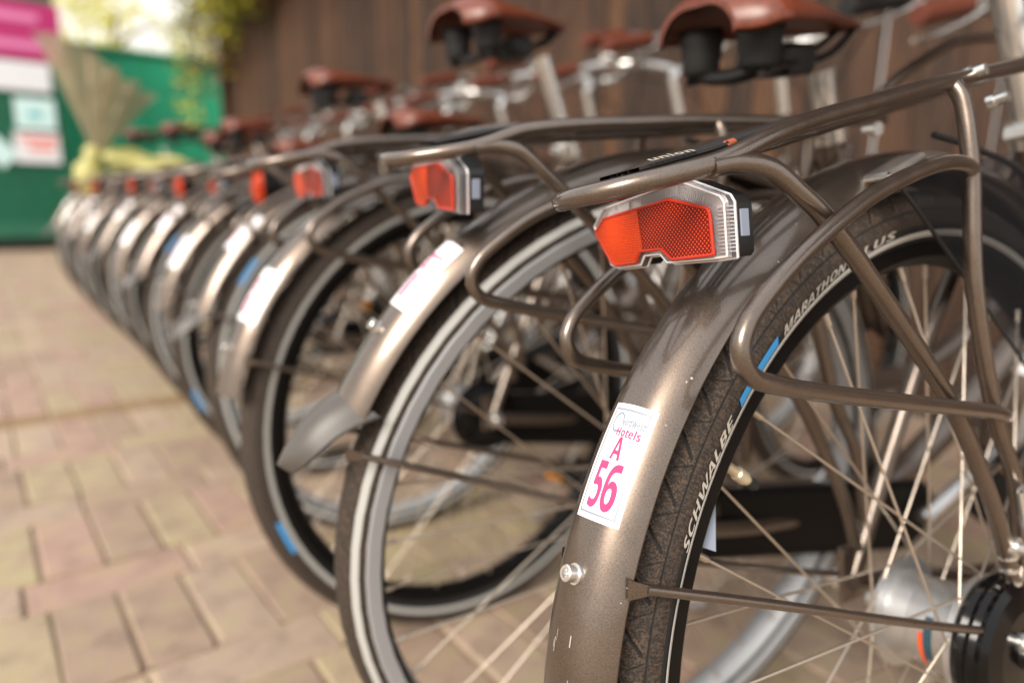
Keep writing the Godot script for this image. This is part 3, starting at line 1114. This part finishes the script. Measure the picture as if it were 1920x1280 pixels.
		mb.tube([on_wheel(deg_to_rad(22), 0.362, 0.031 * s, FRONT), FRONT + Vector3(0, 0, 0.060 * s)], 0.0028, 8)
		part("mudguard_stay", mb, M.bronze_paint, bike)
	carrier(bike, sh, near, 0.0 if near else 0.16)
	rear_light(bike, o.get("light_shift", sh if not near else Vector3.ZERO), o.get("light", "box"), near)
	# saddle and post
	var sy: float = o.get("saddle", 0.93)
	mb = MB.new()
	var top := Vector3(0.20 - (sy - 0.05 - 0.775) * 0.40, sy - 0.05, 0)
	mb.tube([Vector3(0.204, 0.765, 0), top], 0.0136, sd)
	mb.lathe([Vector2(-0.014, 0.0), Vector2(-0.014, 0.020), Vector2(0.012, 0.020), Vector2(0.014, 0.0)], Vector3(0.20, 0.776, 0), Vector3(-0.37, 0.93, 0), 16)
	mb.box(Transform3D(Basis(), Vector3(0.182, 0.772, 0)), Vector3(0.016, 0.014, 0.030), 0.003)
	part("seat_post", mb, M.steel, bike)
	saddle(bike, Vector3(top.x - 0.070, sy, 0), near)
	# handlebar
	mb = MB.new()
	var bd := Vector3(0, o.get("bar", 0.0), 0)
	mb.tube([Vector3(0.803, 0.868, 0), Vector3(0.768, 0.995, 0) + bd], 0.0128, sd)
	mb.tube(smooth([Vector3(0.768, 0.990, 0) + bd, Vector3(0.79, 1.018, 0) + bd, Vector3(0.835, 1.030, 0) + bd], 4), 0.0135, sd)
	mb.lathe([Vector2(-0.024, 0), Vector2(-0.024, 0.018), Vector2(0.024, 0.018), Vector2(0.024, 0)], Vector3(0.84, 1.03, 0) + bd, Vector3(0, 0, 1), 16)
	part("stem", mb, M.steel, bike)
	mb = MB.new()
	var hb := [Vector3(0.84, 1.03, 0.0), Vector3(0.842, 1.033, 0.05), Vector3(0.838, 1.060, 0.12), Vector3(0.810, 1.082, 0.20), Vector3(0.740, 1.085, 0.262), Vector3(0.660, 1.068, 0.285), Vector3(0.560, 1.045, 0.292)]
	var whole := mirror(hb.slice(1))
	whole.reverse()
	whole.append_array(hb)
	mb.tube(smooth(whole, 5), 0.0111, sd)
	var bar := part("handlebar", mb, M.steel, bike)
	bar.position = bd
	for s in [-1.0, 1.0]:
		mb = MB.new()
		mb.tube([Vector3(0.678, 1.072, 0.281 * s), Vector3(0.665, 1.069, 0.284 * s), Vector3(0.61, 1.056, 0.289 * s), Vector3(0.555, 1.043, 0.293 * s), Vector3(0.550, 1.042, 0.293 * s)], [0.015, 0.0172, 0.0165, 0.0178, 0.0150], 14)
		part("grip", mb, o.get("grip", M.leather_grip), bar)
		mb = MB.new()
		mb.tube(smooth([Vector3(0.715, 1.072, 0.272 * s), Vector3(0.69, 1.055, 0.285 * s), Vector3(0.63, 1.028, 0.31 * s), Vector3(0.58, 1.015, 0.318 * s)], 4), 0.0048, 8)
		part("brake_lever", mb, M.steel, bar)
	mb = MB.new()
	mb.lathe([Vector2(0, 0.0), Vector2(0, 0.024), Vector2(0.008, 0.024), Vector2(0.018, 0.019), Vector2(0.024, 0.009), Vector2(0.025, 0.0)], Vector3(0.76, 1.094, -0.245), Vector3(0.2, 1, 0), 20, true)
	part("bell", mb, M.steel, bar)
	mb = MB.new()
	mb.lathe([Vector2(-0.03, 0.0), Vector2(-0.026, 0.018), Vector2(-0.01, 0.028), Vector2(0.02, 0.031), Vector2(0.024, 0.029)], Vector3(0.93, 0.80, 0), Vector3(1, 0, 0), 20, true)
	part("headlight", mb, M.black_plastic, bike)
	mb = MB.new()
	mb.tube(smooth([Vector3(-0.02, 0.752, 0.024), Vector3(0.04, 0.742, 0.030), Vector3(0.12, 0.722, 0.030), Vector3(0.20, 0.66, 0.024), Vector3(0.27, 0.585, 0.020)], 5), 0.0026, 8)
	part("rear_brake_cable", mb, M.black_rubber, bike)
	mb = MB.new()
	mb.tube(smooth([Vector3(0.70, 1.060, 0.275) + bd, Vector3(0.80, 1.055, 0.20) + bd, Vector3(0.90, 1.0, 0.08), Vector3(0.91, 0.90, 0.03), Vector3(0.87, 0.78, 0.024), Vector3(0.80, 0.74, 0.022)], 5), 0.0026, 8)
	part("brake_cable", mb, M.black_rubber, bike)
	mb = MB.new()
	mb.tube(smooth([Vector3(0.70, 1.060, -0.275) + bd, Vector3(0.81, 1.045, -0.19) + bd, Vector3(0.92, 0.98, -0.07), Vector3(0.93, 0.86, -0.03), Vector3(0.90, 0.70, -0.03)], 5), 0.0026, 8)
	part("brake_cable", mb, M.black_rubber, bike)
	# drive
	mb = MB.new()
	var poly := PackedVector2Array()
	for k in 15:
		var a := lerpf(PI * 0.52, PI * 1.45, k / 14.0)
		poly.append(Vector2(0.0 + cos(a) * 0.032, 0.352 + sin(a) * 0.032))
	for k in 19:
		var a := lerpf(-PI * 0.52, PI * 0.47, k / 18.0)
		poly.append(Vector2(0.40 + cos(a) * 0.042, 0.285 + sin(a) * 0.042))
	mb.prism(poly, 0.042, 0.058)
	var rim_path := []
	for q in poly:
		rim_path.append(Vector3(q.x, q.y, 0.050))
	rim_path.append(rim_path[0])
	mb.tube(rim_path, 0.0095, 8, false)
	part("chain_case", mb, M.black_case, bike)
	mb = MB.new()
	mb.lathe([Vector2(0.034, 0.0), Vector2(0.034, 0.046), Vector2(0.036, 0.0525), Vector2(0.040, 0.0555), Vector2(0.044, 0.0535), Vector2(0.048, 0.0555), Vector2(0.052, 0.0535), Vector2(0.056, 0.0545), Vector2(0.060, 0.049), Vector2(0.063, 0.034), Vector2(0.064, 0.012), Vector2(0.072, 0.009), Vector2(0.072, 0.0)], HUB + (Vector3(0, -0.008, 0.014) if near else Vector3.ZERO), Vector3(0, 0, 1), 32)
	part("hub_gear_cover", mb, M.black_gloss, bike)
	mb = MB.new()
	mb.lathe([Vector2(0.072, 0.0), Vector2(0.072, 0.012), Vector2(0.080, 0.012), Vector2(0.081, 0.007), Vector2(0.090, 0.007), Vector2(0.090, 0.0)], HUB, Vector3(0, 0, 1), 6)
	part("axle_nut", mb, M.steel, bike)
	mb = MB.new()
	mb.lathe([Vector2(-0.090, 0.0), Vector2(-0.090, 0.007), Vector2(-0.081, 0.007), Vector2(-0.080, 0.012), Vector2(-0.072, 0.012), Vector2(-0.072, 0.0)], HUB, Vector3(0, 0, 1), 6)
	part("axle_nut", mb, M.steel, bike)
	var ca: float = o.get("crank", 0.6)
	for s in [-1.0, 1.0]:
		mb = MB.new()
		var d: Vector3 = Vector3(cos(ca), sin(ca), 0) * s
		var b: Vector3 = Vector3(0.40, 0.29, 0.075 * s)
		mb.tube([b, b + d * 0.165], [0.011, 0.008], 10)
		var cr := part("crank", mb, M.steel, bike)
		mb = MB.new()
		mb.box(Transform3D(Basis(Vector3(0, 0, 1), 0.2), b + d * 0.165 + Vector3(0, 0, 0.055 * s)), Vector3(0.085, 0.026, 0.082), 0.007)
		part("pedal", mb, M.black_rubber, cr)
		for x in [-1.0, 1.0]:
			mb = MB.new()
			mb.box(Transform3D(Basis(Vector3(0, 0, 1), 0.2), b + d * 0.165 + Vector3(0.0435 * x, 0.0085 * x, 0.055 * s)), Vector3(0.003, 0.014, 0.05), 0.001)
			part("pedal_reflector", mb, M.amber_reflector, cr)
	var ln: float = o.get("lean", 0.1)
	mb = MB.new()
	var foot := Vector3(0.30, 0.20 * tan(ln) + 0.012, -0.20)
	mb.tube([Vector3(0.345, 0.290, -0.045), Vector3(0.340, 0.270, -0.066), foot], [0.011, 0.009, 0.008], 10)
	mb.box(Transform3D(Basis(), foot + Vector3(-0.004, -0.004, 0)), Vector3(0.034, 0.012, 0.018), 0.004)
	part("kickstand", mb, M.steel, bike)
	if near:
		mb = MB.new()
		var w := []
		for q in [Vector2(-0.106, 0.7085), Vector2(-0.02, 0.642), Vector2(0.069, 0.572), Vector2(0.22, 0.43), Vector2(0.26, 0.60), Vector2(0.16, 0.70), Vector2(0.03, 0.735)]:
			w.append(q)
		mb.prism(PackedVector2Array(w), 0.0455, 0.0455 + 0.0012)
		part("coat_guard", mb, M.smoky_plastic, bike)
		mb = MB.new()
		mb.tube([Vector3(-0.108, 0.709, 0.046), Vector3(-0.02, 0.641, 0.046), Vector3(0.068, 0.571, 0.046), Vector3(0.22, 0.43, 0.046)], 0.0016, 6)
		part("coat_guard_edge", mb, M.black_rubber, bike)
		mb = MB.new()
		mb.box(Transform3D(Basis(Vector3(0, 0, 1), 0.35), Vector3(-0.092, 0.722, 0.034)), Vector3(0.050, 0.006, 0.022), 0.002)
		part("mudguard_clip", mb, M.steel, bike)
		mb = MB.new()
		mb.lathe([Vector2(-0.004, 0), Vector2(-0.004, 0.008), Vector2(0.004, 0.008), Vector2(0.004, 0.0052), Vector2(0.010, 0.0052), Vector2(0.010, 0)], Vector3(-0.002, 0.432, 0.070), Vector3(0, 0, 1), 12)
		for k in 4:
			mb.lathe([Vector2(0, 0), Vector2(0, 0.0075), Vector2(0.003, 0.0075), Vector2(0.003, 0)], Vector3(-0.004 + 0.003 * k, 0.436 - 0.011 * k, 0.066), Vector3(0.2, -1, 0), 10)
		mb.box(Transform3D(Basis(Vector3(0, 0, 1), 0.3), Vector3(0.012, 0.458, 0.074)), Vector3(0.018, 0.045, 0.006), 0.002)
		part("axle_bracket", mb, M.steel, bike)
	return bike

func stand(bike: Node3D, x: float, z: float, yaw: float, lean: float) -> void:
	var ya := deg_to_rad(yaw)
	var le := deg_to_rad(lean)
	var f := Vector3(sin(ya), 0, -cos(ya))
	var rt := Vector3(cos(ya), 0, sin(ya))
	var up := Vector3.UP * cos(le) - rt * sin(le)
	var rr := rt * cos(le) + Vector3.UP * sin(le)
	bike.transform = Transform3D(Basis(f, up, rr), Vector3(x, 0.003, z))

# ---------------------------------------------------------------- the place
const ROW := Vector3(-0.6198, 0, -0.7848)    # along the row, away from the camera
const FWD := Vector3(0.7848, 0, -0.6198)     # the way the bicycles point

func pavement() -> void:
	var mb := MB.new()
	mb.quad(Vector3(-60, 0, -60), Vector3(60, 0, -60), Vector3(60, 0, 60), Vector3(-60, 0, 60), Vector3.UP)
	var gr := part("ground", mb, M.joint_sand)
	gr.position.y = -0.0075
	tag(gr, "sandy ground under the brick pavement", "", "", "structure")
	var pv := Node3D.new()
	put(pv, "pavement")
	tag(pv, "brick pavement of beige and pink pavers", "", "", "structure")
	var rng := RandomNumberGenerator.new()
	rng.seed = 20
	var spots := []
	var pitch := 0.376
	# s runs along the row, t across it
	for r in range(-4, 30):
		var s0 := 1.030 + pitch * r - 0.001
		for k in range(-14, 24):
			spots.append([s0 + 0.131, 0.0905 + 0.1005 * k, 0.2600, 0.0965, false, r])
		for k in range(-7, 11):
			spots.append([s0 + 0.262 + 0.056, 0.14 + 0.262 * k + (0.13 if r % 2 else 0.0), 0.1105, 0.258, r == 3, r])
	var eye := Vector3(0, 0.695, 0)
	var look := Basis(Vector3.RIGHT, deg_to_rad(-11.8)) * Basis(Vector3(0, 0, 1), deg_to_rad(1.25))
	var lst := []
	for e in spots:
		var c: Vector3 = ROW * e[0] + Vector3(0.7848, 0, -0.6198) * (e[1])
		var q := look.inverse() * (c - eye)
		var seen := q.z < -0.3 and absf(q.x / q.z) < 0.80 and absf(q.y / q.z) < 0.56
		lst.append([c, e, q.length() if seen else 99.0])
	lst.sort_custom(func(a, b): return a[2] < b[2])
	var shapes := {}
	var rest := {}
	var made := {"s": 0, "t": 0}
	for i in lst.size():
		var c: Vector3 = lst[i][0]
		var e: Array = lst[i][1]
		var jit := Vector3(rng.randfn(0, 0.0012), rng.randfn(0, 0.0013), rng.randfn(0, 0.0012))
		var bs := Basis(ROW, Vector3.UP, ROW.cross(Vector3.UP)) * Basis.from_euler(Vector3(rng.randfn(0, 0.006), rng.randfn(0, 0.008), rng.randfn(0, 0.006)))
		var t := Transform3D(bs, c + jit + Vector3(0, -0.02, 0))
		var m := 5 if e[4] else rng.randi() % 5
		if e[4]:
			t.origin.y -= 0.004
		if i < 290:
			var key := "%s" % e[2]
			if not shapes.has(key):
				var b := MB.new()
				b.box(Transform3D(), Vector3(e[2], 0.04, e[3]), 0.0045)
				shapes[key] = b.mesh()
			var o := MeshInstance3D.new()
			o.mesh = shapes[key]
			o.material_override = M.paver_dark if m == 5 else M["paver_%d" % m]
			put(o, "brick", pv)
			o.transform = t
		else:
			if not rest.has(m):
				rest[m] = MB.new()
			rest[m].box(t, Vector3(e[2], 0.04, e[3]), 0.005)
	for m in rest:
		var o := part("far_bricks", rest[m], M.paver_dark if m == 5 else M["paver_%d" % m], pv)
		o.set_meta("kind", "stuff")
	# the plain paved yard beyond the laid bricks
	mb = MB.new()

func plank_wall() -> void:
	var base := Vector3(0.3888, 0, -0.492) + FWD * 1.85
	var o := thing("plank_wall", "tall brown wall of upright wooden planks behind the bicycles", "wall", base)
	var rng := RandomNumberGenerator.new()
	rng.seed = 5
	var bs := Basis(ROW, Vector3.UP, ROW.cross(Vector3.UP))
	var x := -2.2
	while x < 8.15:
		var w := rng.randf_range(0.105, 0.150)
		var mb := MB.new()
		mb.box(Transform3D(), Vector3(w - 0.006, 3.0, 0.024), 0.004)
		var p := part("plank", mb, M["plank_wood_%d" % (rng.randi() % 5)], o)
		p.transform = Transform3D(bs * Basis(Vector3(0, 0, 1), rng.randfn(0, 0.0015)), ROW * (x + w / 2) + Vector3(0, 1.51 + rng.randf_range(-0.01, 0.01), 0) + FWD * rng.randf_range(-0.006, 0.006))
		x += w
	for y in [0.4, 1.5, 2.6]:
		var rail := MB.new()
		rail.box(Transform3D(bs, ROW * 3.0 + Vector3(0, y, 0) + FWD * 0.05), Vector3(10.4, 0.09, 0.05), 0.004)
		part("rail", rail, M.plank_wood_3, o)
	var post := MB.new()
	post.box(Transform3D(bs, ROW * 8.22 + Vector3(0, 1.5, 0)), Vector3(0.12, 3.0, 0.12), 0.008)
	part("end_post", post, M.plank_wood_2, o)
	var rf := MB.new()  # unseen overhang, added to shade the wall and the bicycles
	rf.box(Transform3D(bs * Basis(Vector3(1, 0, 0), 0.06), ROW * 3.0 + Vector3(0, 3.07, 0) - FWD * 0.40), Vector3(10.6, 0.05, 1.4), 0.006)
	part("shading_overhang", rf, M.shading_board, o)

func leaves(mb: MB, c: Vector3, spread: Vector3, count: int, size: float, rng: RandomNumberGenerator) -> void:
	for i in count:
		var d := Vector3(rng.randfn(0, 1), rng.randfn(0, 1), rng.randfn(0, 1)).normalized() * pow(rng.randf(), 0.45)
		var p := c + d * spread
		var b := Basis.from_euler(Vector3(rng.randf_range(-1.2, 1.2), rng.randf() * TAU, rng.randf_range(-0.8, 0.8)))
		var s := size * rng.randf_range(0.6, 1.3)
		var a := p
		var e := b * Vector3(0, -s * 0.15, s)
		var w := b * Vector3(s * 0.36, 0, s * 0.45)
		var w2 := b * Vector3(-s * 0.36, 0, s * 0.45)
		mb.quad(a, a + w, a + e, a + w2, b * Vector3.UP)

func plants() -> void:
	var rng := RandomNumberGenerator.new()
	rng.seed = 77
	# bright tree beyond the containers
	var t := thing("tree", "sunlit yellow green tree beyond the green container", "tree", Vector3(-9.2, 0, -16.5))
	var mb := MB.new()
	mb.tube(smooth([Vector3(0, 0, 0), Vector3(0.1, 1.2, 0), Vector3(-0.1, 2.6, 0.1), Vector3(0.2, 4.6, 0)], 4), [0.20, 0.19, 0.18, 0.17, 0.16, 0.15, 0.14, 0.13, 0.12, 0.10, 0.08, 0.05, 0.03], 10)
	for k in 7:
		var a := TAU * k / 7.0
		var h := 1.9 + 0.32 * k
		mb.tube(smooth([Vector3(0, h, 0), Vector3(cos(a) * 0.7, h + 0.5, sin(a) * 0.7), Vector3(cos(a) * 1.5, h + 0.8, sin(a) * 1.5)], 3), [0.06, 0.055, 0.05, 0.04, 0.03, 0.02, 0.01], 6)
	part("trunk", mb, M.bark, t)
	mb = MB.new()
	for k in 26:
		var c := Vector3(rng.randf_range(-1.9, 1.9), rng.randf_range(2.5, 5.2), rng.randf_range(-1.6, 1.6))
		leaves(mb, c, Vector3(0.75, 0.5, 0.75), 110, 0.13, rng)
	part("crown", mb, M.leaf_yellow, t)
	# climber hanging over the end of the wall
	var base := Vector3(0.3888, 0, -0.492) + FWD * 1.85 + ROW * 7.75
	var v := thing("climbing_plant", "climbing plant with yellowing leaves hanging over the end of the plank wall", "plant", base)
	mb = MB.new()
	for k in 7:
		var q := ROW * rng.randf_range(-1.6, 0.5)
		mb.tube(smooth([q + Vector3(0, 3.0, 0) - FWD * 0.2, q + Vector3(0.04, 2.6, 0) - FWD * 0.16, q + Vector3(-0.04, rng.randf_range(1.9, 2.3), 0) - FWD * 0.1], 4), 0.008, 6)
	part("stem", mb, M.bark, v)
	for e in [["foliage", "leaf_olive", 14, 60], ["foliage", "leaf_brown", 12, 55], ["foliage", "leaf_yellow", 14, 34]]:
		mb = MB.new()
		for k in e[2]:
			var q := ROW * rng.randf_range(-1.5, 0.45) - FWD * rng.randf_range(0.08, 0.45)
			var h := lerpf(2.75, rng.randf_range(1.5, 2.75), clampf((q.dot(ROW) + 1.3) / 1.7, 0.15, 1.0))
			leaves(mb, q + Vector3(0, h, 0), Vector3(0.22, 0.30, 0.2), e[3], 0.075, rng)
		part(e[0], mb, M[e[1]], v)

func container() -> void:
	var p0 := Vector3(-5.30, 0, -7.84)
	var bs := Basis(FWD, Vector3.UP, FWD.cross(Vector3.UP))   # z towards the camera
	var o := thing("waste_container", "dark green steel container with stickers on its end", "container", p0)
	o.basis = bs
	var mb := MB.new()
	mb.box(Transform3D(Basis(), Vector3(-1.05, 1.62, -1.2)), Vector3(2.7, 3.0, 2.4), 0.01)
	part("body", mb, M.green_dark, o)
	mb = MB.new()
	mb.box(Transform3D(Basis(), Vector3(-1.05, 0.07, -1.2)), Vector3(2.60, 0.14, 2.3), 0.01)
	part("base_frame", mb, M.black_plastic, o)
	mb = MB.new()
	mb.box(Transform3D(Basis(), Vector3(-1.05, 0.22, 0.012)), Vector3(2.7, 0.16, 0.03), 0.005)
	part("sill", mb, M.green_post, o)
	for x in [0.26, -0.62]:
		mb = MB.new()
		mb.box(Transform3D(Basis(), Vector3(x, 1.72, 0.014)), Vector3(0.07, 2.75, 0.03), 0.006)
		part("door_bar", mb, M.green_dark, o)
	var signs := [
		["magenta_sign", "magenta sign with pale unreadable lines at the top of the dark green container", "sign", -0.42, 2.03, 0.34, 2.62, "sign_magenta"],
		["white_sign", "blank white sign right under the magenta sign", "sign", -0.42, 1.71, 0.20, 2.01, "sign_white"],
		["aqua_sticker", "pale aqua sticker with a teal mark on the dark green container", "sticker", -0.16, 1.32, 0.21, 1.64, "sign_aqua"],
		["red_and_white_sticker", "white sticker with a red upper band below the aqua sticker", "sticker", -0.20, 0.96, 0.22, 1.28, "sign_white"],
		["plain_aqua_sticker", "plain pale aqua diamond sticker at the left edge of the container", "sticker", -0.46, 0.92, -0.24, 1.24, "sign_aqua"]]
	for e in signs:
		var s := thing(e[0], e[1], e[2], p0)
		s.basis = bs
		mb = MB.new()
		var c := Vector3((e[3] + e[5]) / 2, (e[4] + e[6]) / 2, 0.034)
		mb.box(Transform3D(Basis(Vector3(0, 0, 1), PI / 4 if e[0] == "plain_aqua_sticker" else 0.0), c), Vector3(e[5] - e[3], e[6] - e[4], 0.008), 0.002)
		part("panel", mb, M[e[7]], s)
		mb = MB.new()
		if e[0] == "magenta_sign":
			for q in [[-0.40, 2.42, 0.14, 2.50], [-0.40, 2.14, 0.16, 2.22]]:
				mb.box(Transform3D(Basis(), Vector3((q[0] + q[2]) / 2, (q[1] + q[3]) / 2, 0.0395)), Vector3(q[2] - q[0], q[3] - q[1], 0.003))
			part("print", mb, M.sign_pale_pink, s)
		elif e[0] == "aqua_sticker":
			var pl := PackedVector2Array()
			for k in 20:
				pl.append(Vector2(0.02 + cos(TAU * k / 20) * 0.07, 1.47 + sin(TAU * k / 20) * 0.035))
			mb.prism(pl, 0.0385, 0.041)
			part("print", mb, M.sign_teal, s)
		elif e[0] == "red_and_white_sticker":
			mb.box(Transform3D(Basis(), Vector3(0.03, 1.215, 0.0395)), Vector3(0.34, 0.05, 0.003))
			mb.box(Transform3D(Basis(), Vector3(0.05, 1.12, 0.0395)), Vector3(0.24, 0.06, 0.003))
			part("print", mb, M.sign_red, s)
	# the lighter container behind
	var p1 := Vector3(-5.92, 0, -8.63)
	var g := thing("green_container", "lighter green container behind the dark green one", "container", p1)
	g.basis = bs
	mb = MB.new()
	mb.box(Transform3D(Basis(), Vector3(1.30, 1.29, -1.5)), Vector3(2.6, 2.34, 3.0), 0.012)
	part("body", mb, M.green_light, g)
	mb = MB.new()
	mb.box(Transform3D(Basis(), Vector3(0.74, 1.27, 0.02)), Vector3(0.13, 2.36, 0.05), 0.008)
	part("corner_post", mb, M.green_post, g)
	mb = MB.new()
	mb.box(Transform3D(Basis(), Vector3(1.30, 2.41, 0.02)), Vector3(2.62, 0.05, 0.06), 0.008)
	part("top_rail", mb, M.green_dark, g)
	for k in 5:
		mb = MB.new()
		mb.box(Transform3D(Basis(), Vector3(1.05 + k * 0.32, 1.30, 0.004)), Vector3(0.05, 2.1, 0.018), 0.006)
		part("rib", mb, M.green_light, g)
	# white building beyond
	var w := thing("white_building", "pale white building far behind the green containers", "building", Vector3(-14.5, 0, -17.0))
	w.basis = bs
	mb = MB.new()
	mb.box(Transform3D(Basis(), Vector3(3, 1.75, -3)), Vector3(16, 3.5, 6), 0.02)
	part("wall", mb, M.white_wall, w)
	mb = MB.new()
	mb.box(Transform3D(Basis(), Vector3(3, 3.56, -3)), Vector3(16.4, 0.12, 6.4), 0.02)
	part("roof", mb, M.white_wall, w)

func cover() -> void:
	# a sheet of thin plastic, gathered in a knot over the far carriers
	var o := thing("plastic_sheet", "pale translucent plastic sheet knotted over the far bicycles' carriers", "plastic sheet", Vector3(-1.96, 0.83, -3.30))
	var rng := RandomNumberGenerator.new()
	rng.seed = 9
	var mb := MB.new()
	var rows := []
	for i in 17:
		var t := i / 16.0
		var row := []
		for k in 41:
			var a := lerpf(deg_to_rad(46), deg_to_rad(110), k / 40.0)
			var r := lerpf(0.03, 1.0, t) * (0.39 + 0.20 * pow(k / 40.0, 2.2)) * (1.0 + 0.03 * sin(k * 0.9))
			var fold := 0.20 * t * (absf(fposmod(k * 0.115 + t * 0.35, 1.0) - 0.5) * 2.0 - 0.5) + 0.02 * sin(k * 1.1 + t * 5.0) * t
			row.append(Vector3(cos(a) * r, sin(a) * r, fold))
		rows.append(row)
	mb.grid(rows)
	part("fan", mb, M.plastic_bag, o)
	mb = MB.new()
	mb.lathe([Vector2(-0.17, 0.0), Vector2(-0.16, 0.04), Vector2(-0.10, 0.068), Vector2(-0.04, 0.06), Vector2(0.0, 0.035), Vector2(0.03, 0.045), Vector2(0.06, 0.02)], Vector3(-0.02, 0, 0), Vector3(0.15, 1, 0), 18, true)
	for i in mb.v.size():
		mb.v[i] += Vector3(sin(mb.v[i].y * 40), 0, cos(mb.v[i].x * 60 + mb.v[i].y * 30)) * 0.008
	part("knot", mb, M.plastic_bag_yellow, o)
	mb = MB.new()
	rows = []
	for i in 15:
		var t := i / 14.0
		var row := []
		for k in 9:
			var s := lerpf(-1, 1, k / 8.0)
			row.append(Vector3(0.05 + t * 0.40, 0.01 - 0.04 * t + 0.06 * s * (1.0 - 0.55 * t) + 0.01 * sin(t * 14 + s * 3), 0.03 * cos(s * 4 + t * 5)))
		rows.append(row)
	mb.grid(rows)
	part("tail", mb, M.plastic_bag_yellow, o)

func _ready() -> void:
	# camera
	var cam := Camera3D.new()
	cam.name = "camera"
	cam.transform = Transform3D(Basis(Vector3.RIGHT, deg_to_rad(-11.8)) * Basis(Vector3(0, 0, 1), deg_to_rad(1.25)), Vector3(0, 0.695, 0))
	cam.near = 0.02
	cam.far = 200.0
	cam.fov = 52.8
	var at := CameraAttributesPhysical.new()
	at.frustum_focal_length = 24.17
	at.frustum_near = 0.02
	at.frustum_far = 200.0
	at.frustum_focus_distance = 0.405
	at.exposure_aperture = 2.5
	cam.attributes = at
	add_child(cam)
	# sky and light
	var env := Environment.new()
	env.background_mode = Environment.BG_SKY
	var sm := ProceduralSkyMaterial.new()
	sm.sky_top_color = srgb(246, 249, 255)
	sm.sky_horizon_color = srgb(238, 232, 222)
	sm.sky_curve = 0.35
	sm.ground_bottom_color = srgb(128, 112, 96)
	sm.ground_horizon_color = srgb(176, 162, 146)
	sm.sky_energy_multiplier = 0.75
	var sky := Sky.new()
	sky.sky_material = sm
	env.sky = sky
	env.tonemap_mode = Environment.TONE_MAPPER_LINEAR
	env.tonemap_exposure = 2.95
	env.sdfgi_enabled = true
	env.ssao_enabled = true
	env.ssil_enabled = true
	var we := WorldEnvironment.new()
	we.name = "environment"
	we.environment = env
	add_child(we)
	var sun := DirectionalLight3D.new()
	sun.name = "sun"
	sun.light_color = Color(1.0, 0.965, 0.92)
	sun.light_energy = 0.5
	sun.light_angular_distance = 26.0
	sun.shadow_enabled = true
	sun.look_at_from_position(Vector3(-2.1, 3.0, 3.6), Vector3.ZERO)
	add_child(sun)
	materials()
	pavement()
	plank_wall()
	container()
	plants()
	# the bicycles
	var b1 := make_bike("bicycle", "nearest bronze bicycle with a white A 56 sticker on its rear mudguard", {"near": true, "spokes_apart": true, "hub": 0.043, "mud_end": -14.0, "sticker": [24.2, 34.8, -0.0085, 0.0212], "bolt": 19.5, "bolt_side": 0.004, "saddle": 0.98, "lean": 0.152, "crank": 2.2, "shift": Vector3(0.010, 0.001, 0)})
	stand(b1, 0.3888, -0.492, 58.6, 8.7)
	var b2 := make_bike("bicycle", "second bronze bicycle from the front, with silver rims and a loose grey mud flap", {"spokes_apart": true, "rim": M.rim_silver, "rim_rise": 0.0175, "stripe": 0.3455, "stripe_width": 0.0032, "hub": 0.034, "band": true, "mud_end": 24.0, "flap": true, "sticker": [39.0, 50.0, -0.024, 0.020], "bolt": 35.5, "shift": Vector3(0.055, 0.022, 0), "light_shift": Vector3(0.022, 0.020, 0), "saddle": 0.886, "bar": -0.045, "lean": 0.02, "grip": M.black_grip, "crank": 0.5})
	stand(b2, 0.154, -0.746, 63.3, -2.6)
	var b3 := make_bike("bicycle", "third bronze bicycle from the front, with black rims and a pale tyre line", {"spokes_apart": true, "blue": -27.0, "stripe": 0.330, "stripe_width": 0.0036, "hub": 0.034, "band": true, "mud_end": 12.0, "sticker": [26.8, 38.0, -0.026, 0.027], "shift": Vector3(0.042, 0.026, 0), "saddle": 0.965, "lean": 0.04, "crank": 1.1})
	stand(b3, -0.0598, -1.0595, 54.7, 2.1)
	var b4 := make_bike("bicycle", "fourth bronze bicycle from the front, with a round red rear light", {"rim": M.rim_silver, "rim_rise": 0.012, "blue": 31.0, "stripe": 0.334, "stripe_width": 0.004, "mud_end": 18.0, "flap": true, "light": "round", "sticker": [38.0, 50.0, -0.024, 0.026], "shift": Vector3(0.042, 0.02, 0), "saddle": 0.855, "lean": 0.08, "crank": 2.6})
	stand(b4, -0.233, -1.36, 59.7, 4.8)
	var far := [[-0.446, -1.660, 59.9, 2.4], [-0.669, -1.970, 57.6, 4.1], [-0.904, -2.290, 58.8, 3.0], [-1.154, -2.620, 59.2, 5.0], [-1.440, -2.980, 59.4, 4.6], [-1.710, -3.330, 56.6, 6.3], [-1.994, -3.700, 59.9, 4.0], [-2.260, -4.050, 59.8, 7.1]]
	var say := ["fifth bronze bicycle from the front of the row", "sixth bronze bicycle from the front of the row", "seventh bronze bicycle from the front of the row", "sixth bronze bicycle from the far end of the row", "fifth bronze bicycle from the far end of the row", "third bronze bicycle from the far end, beside the plastic sheet", "last but one bronze bicycle at the far end of the row", "farthest bronze bicycle at the end of the row"]
	say[3] = "eighth bronze bicycle, fifth from the far end of the row"
	say[4] = "ninth bronze bicycle, fourth from the far end of the row"
	for i in far.size():
		var src := b3 if i % 2 == 0 else b4
		var c: Node3D = src.duplicate()
		c.name = numbered("bicycle")
		add_child(c)
		c.set_meta("label", say[i])
		if i > 1:
			var w := c.get_node("rear_wheel")
			for k in w.get_children():
				if k.name.begins_with("blue_sidewall_mark"):
					w.remove_child(k)
					k.free()
		stand(c, far[i][0], far[i][1], far[i][2], far[i][3])
		var up := [0.0, -0.02, -0.05, 0.05, 0.0, -0.02, 0.03, 0.0]
		c.get_node("saddle").position.y += up[i]
	cover()
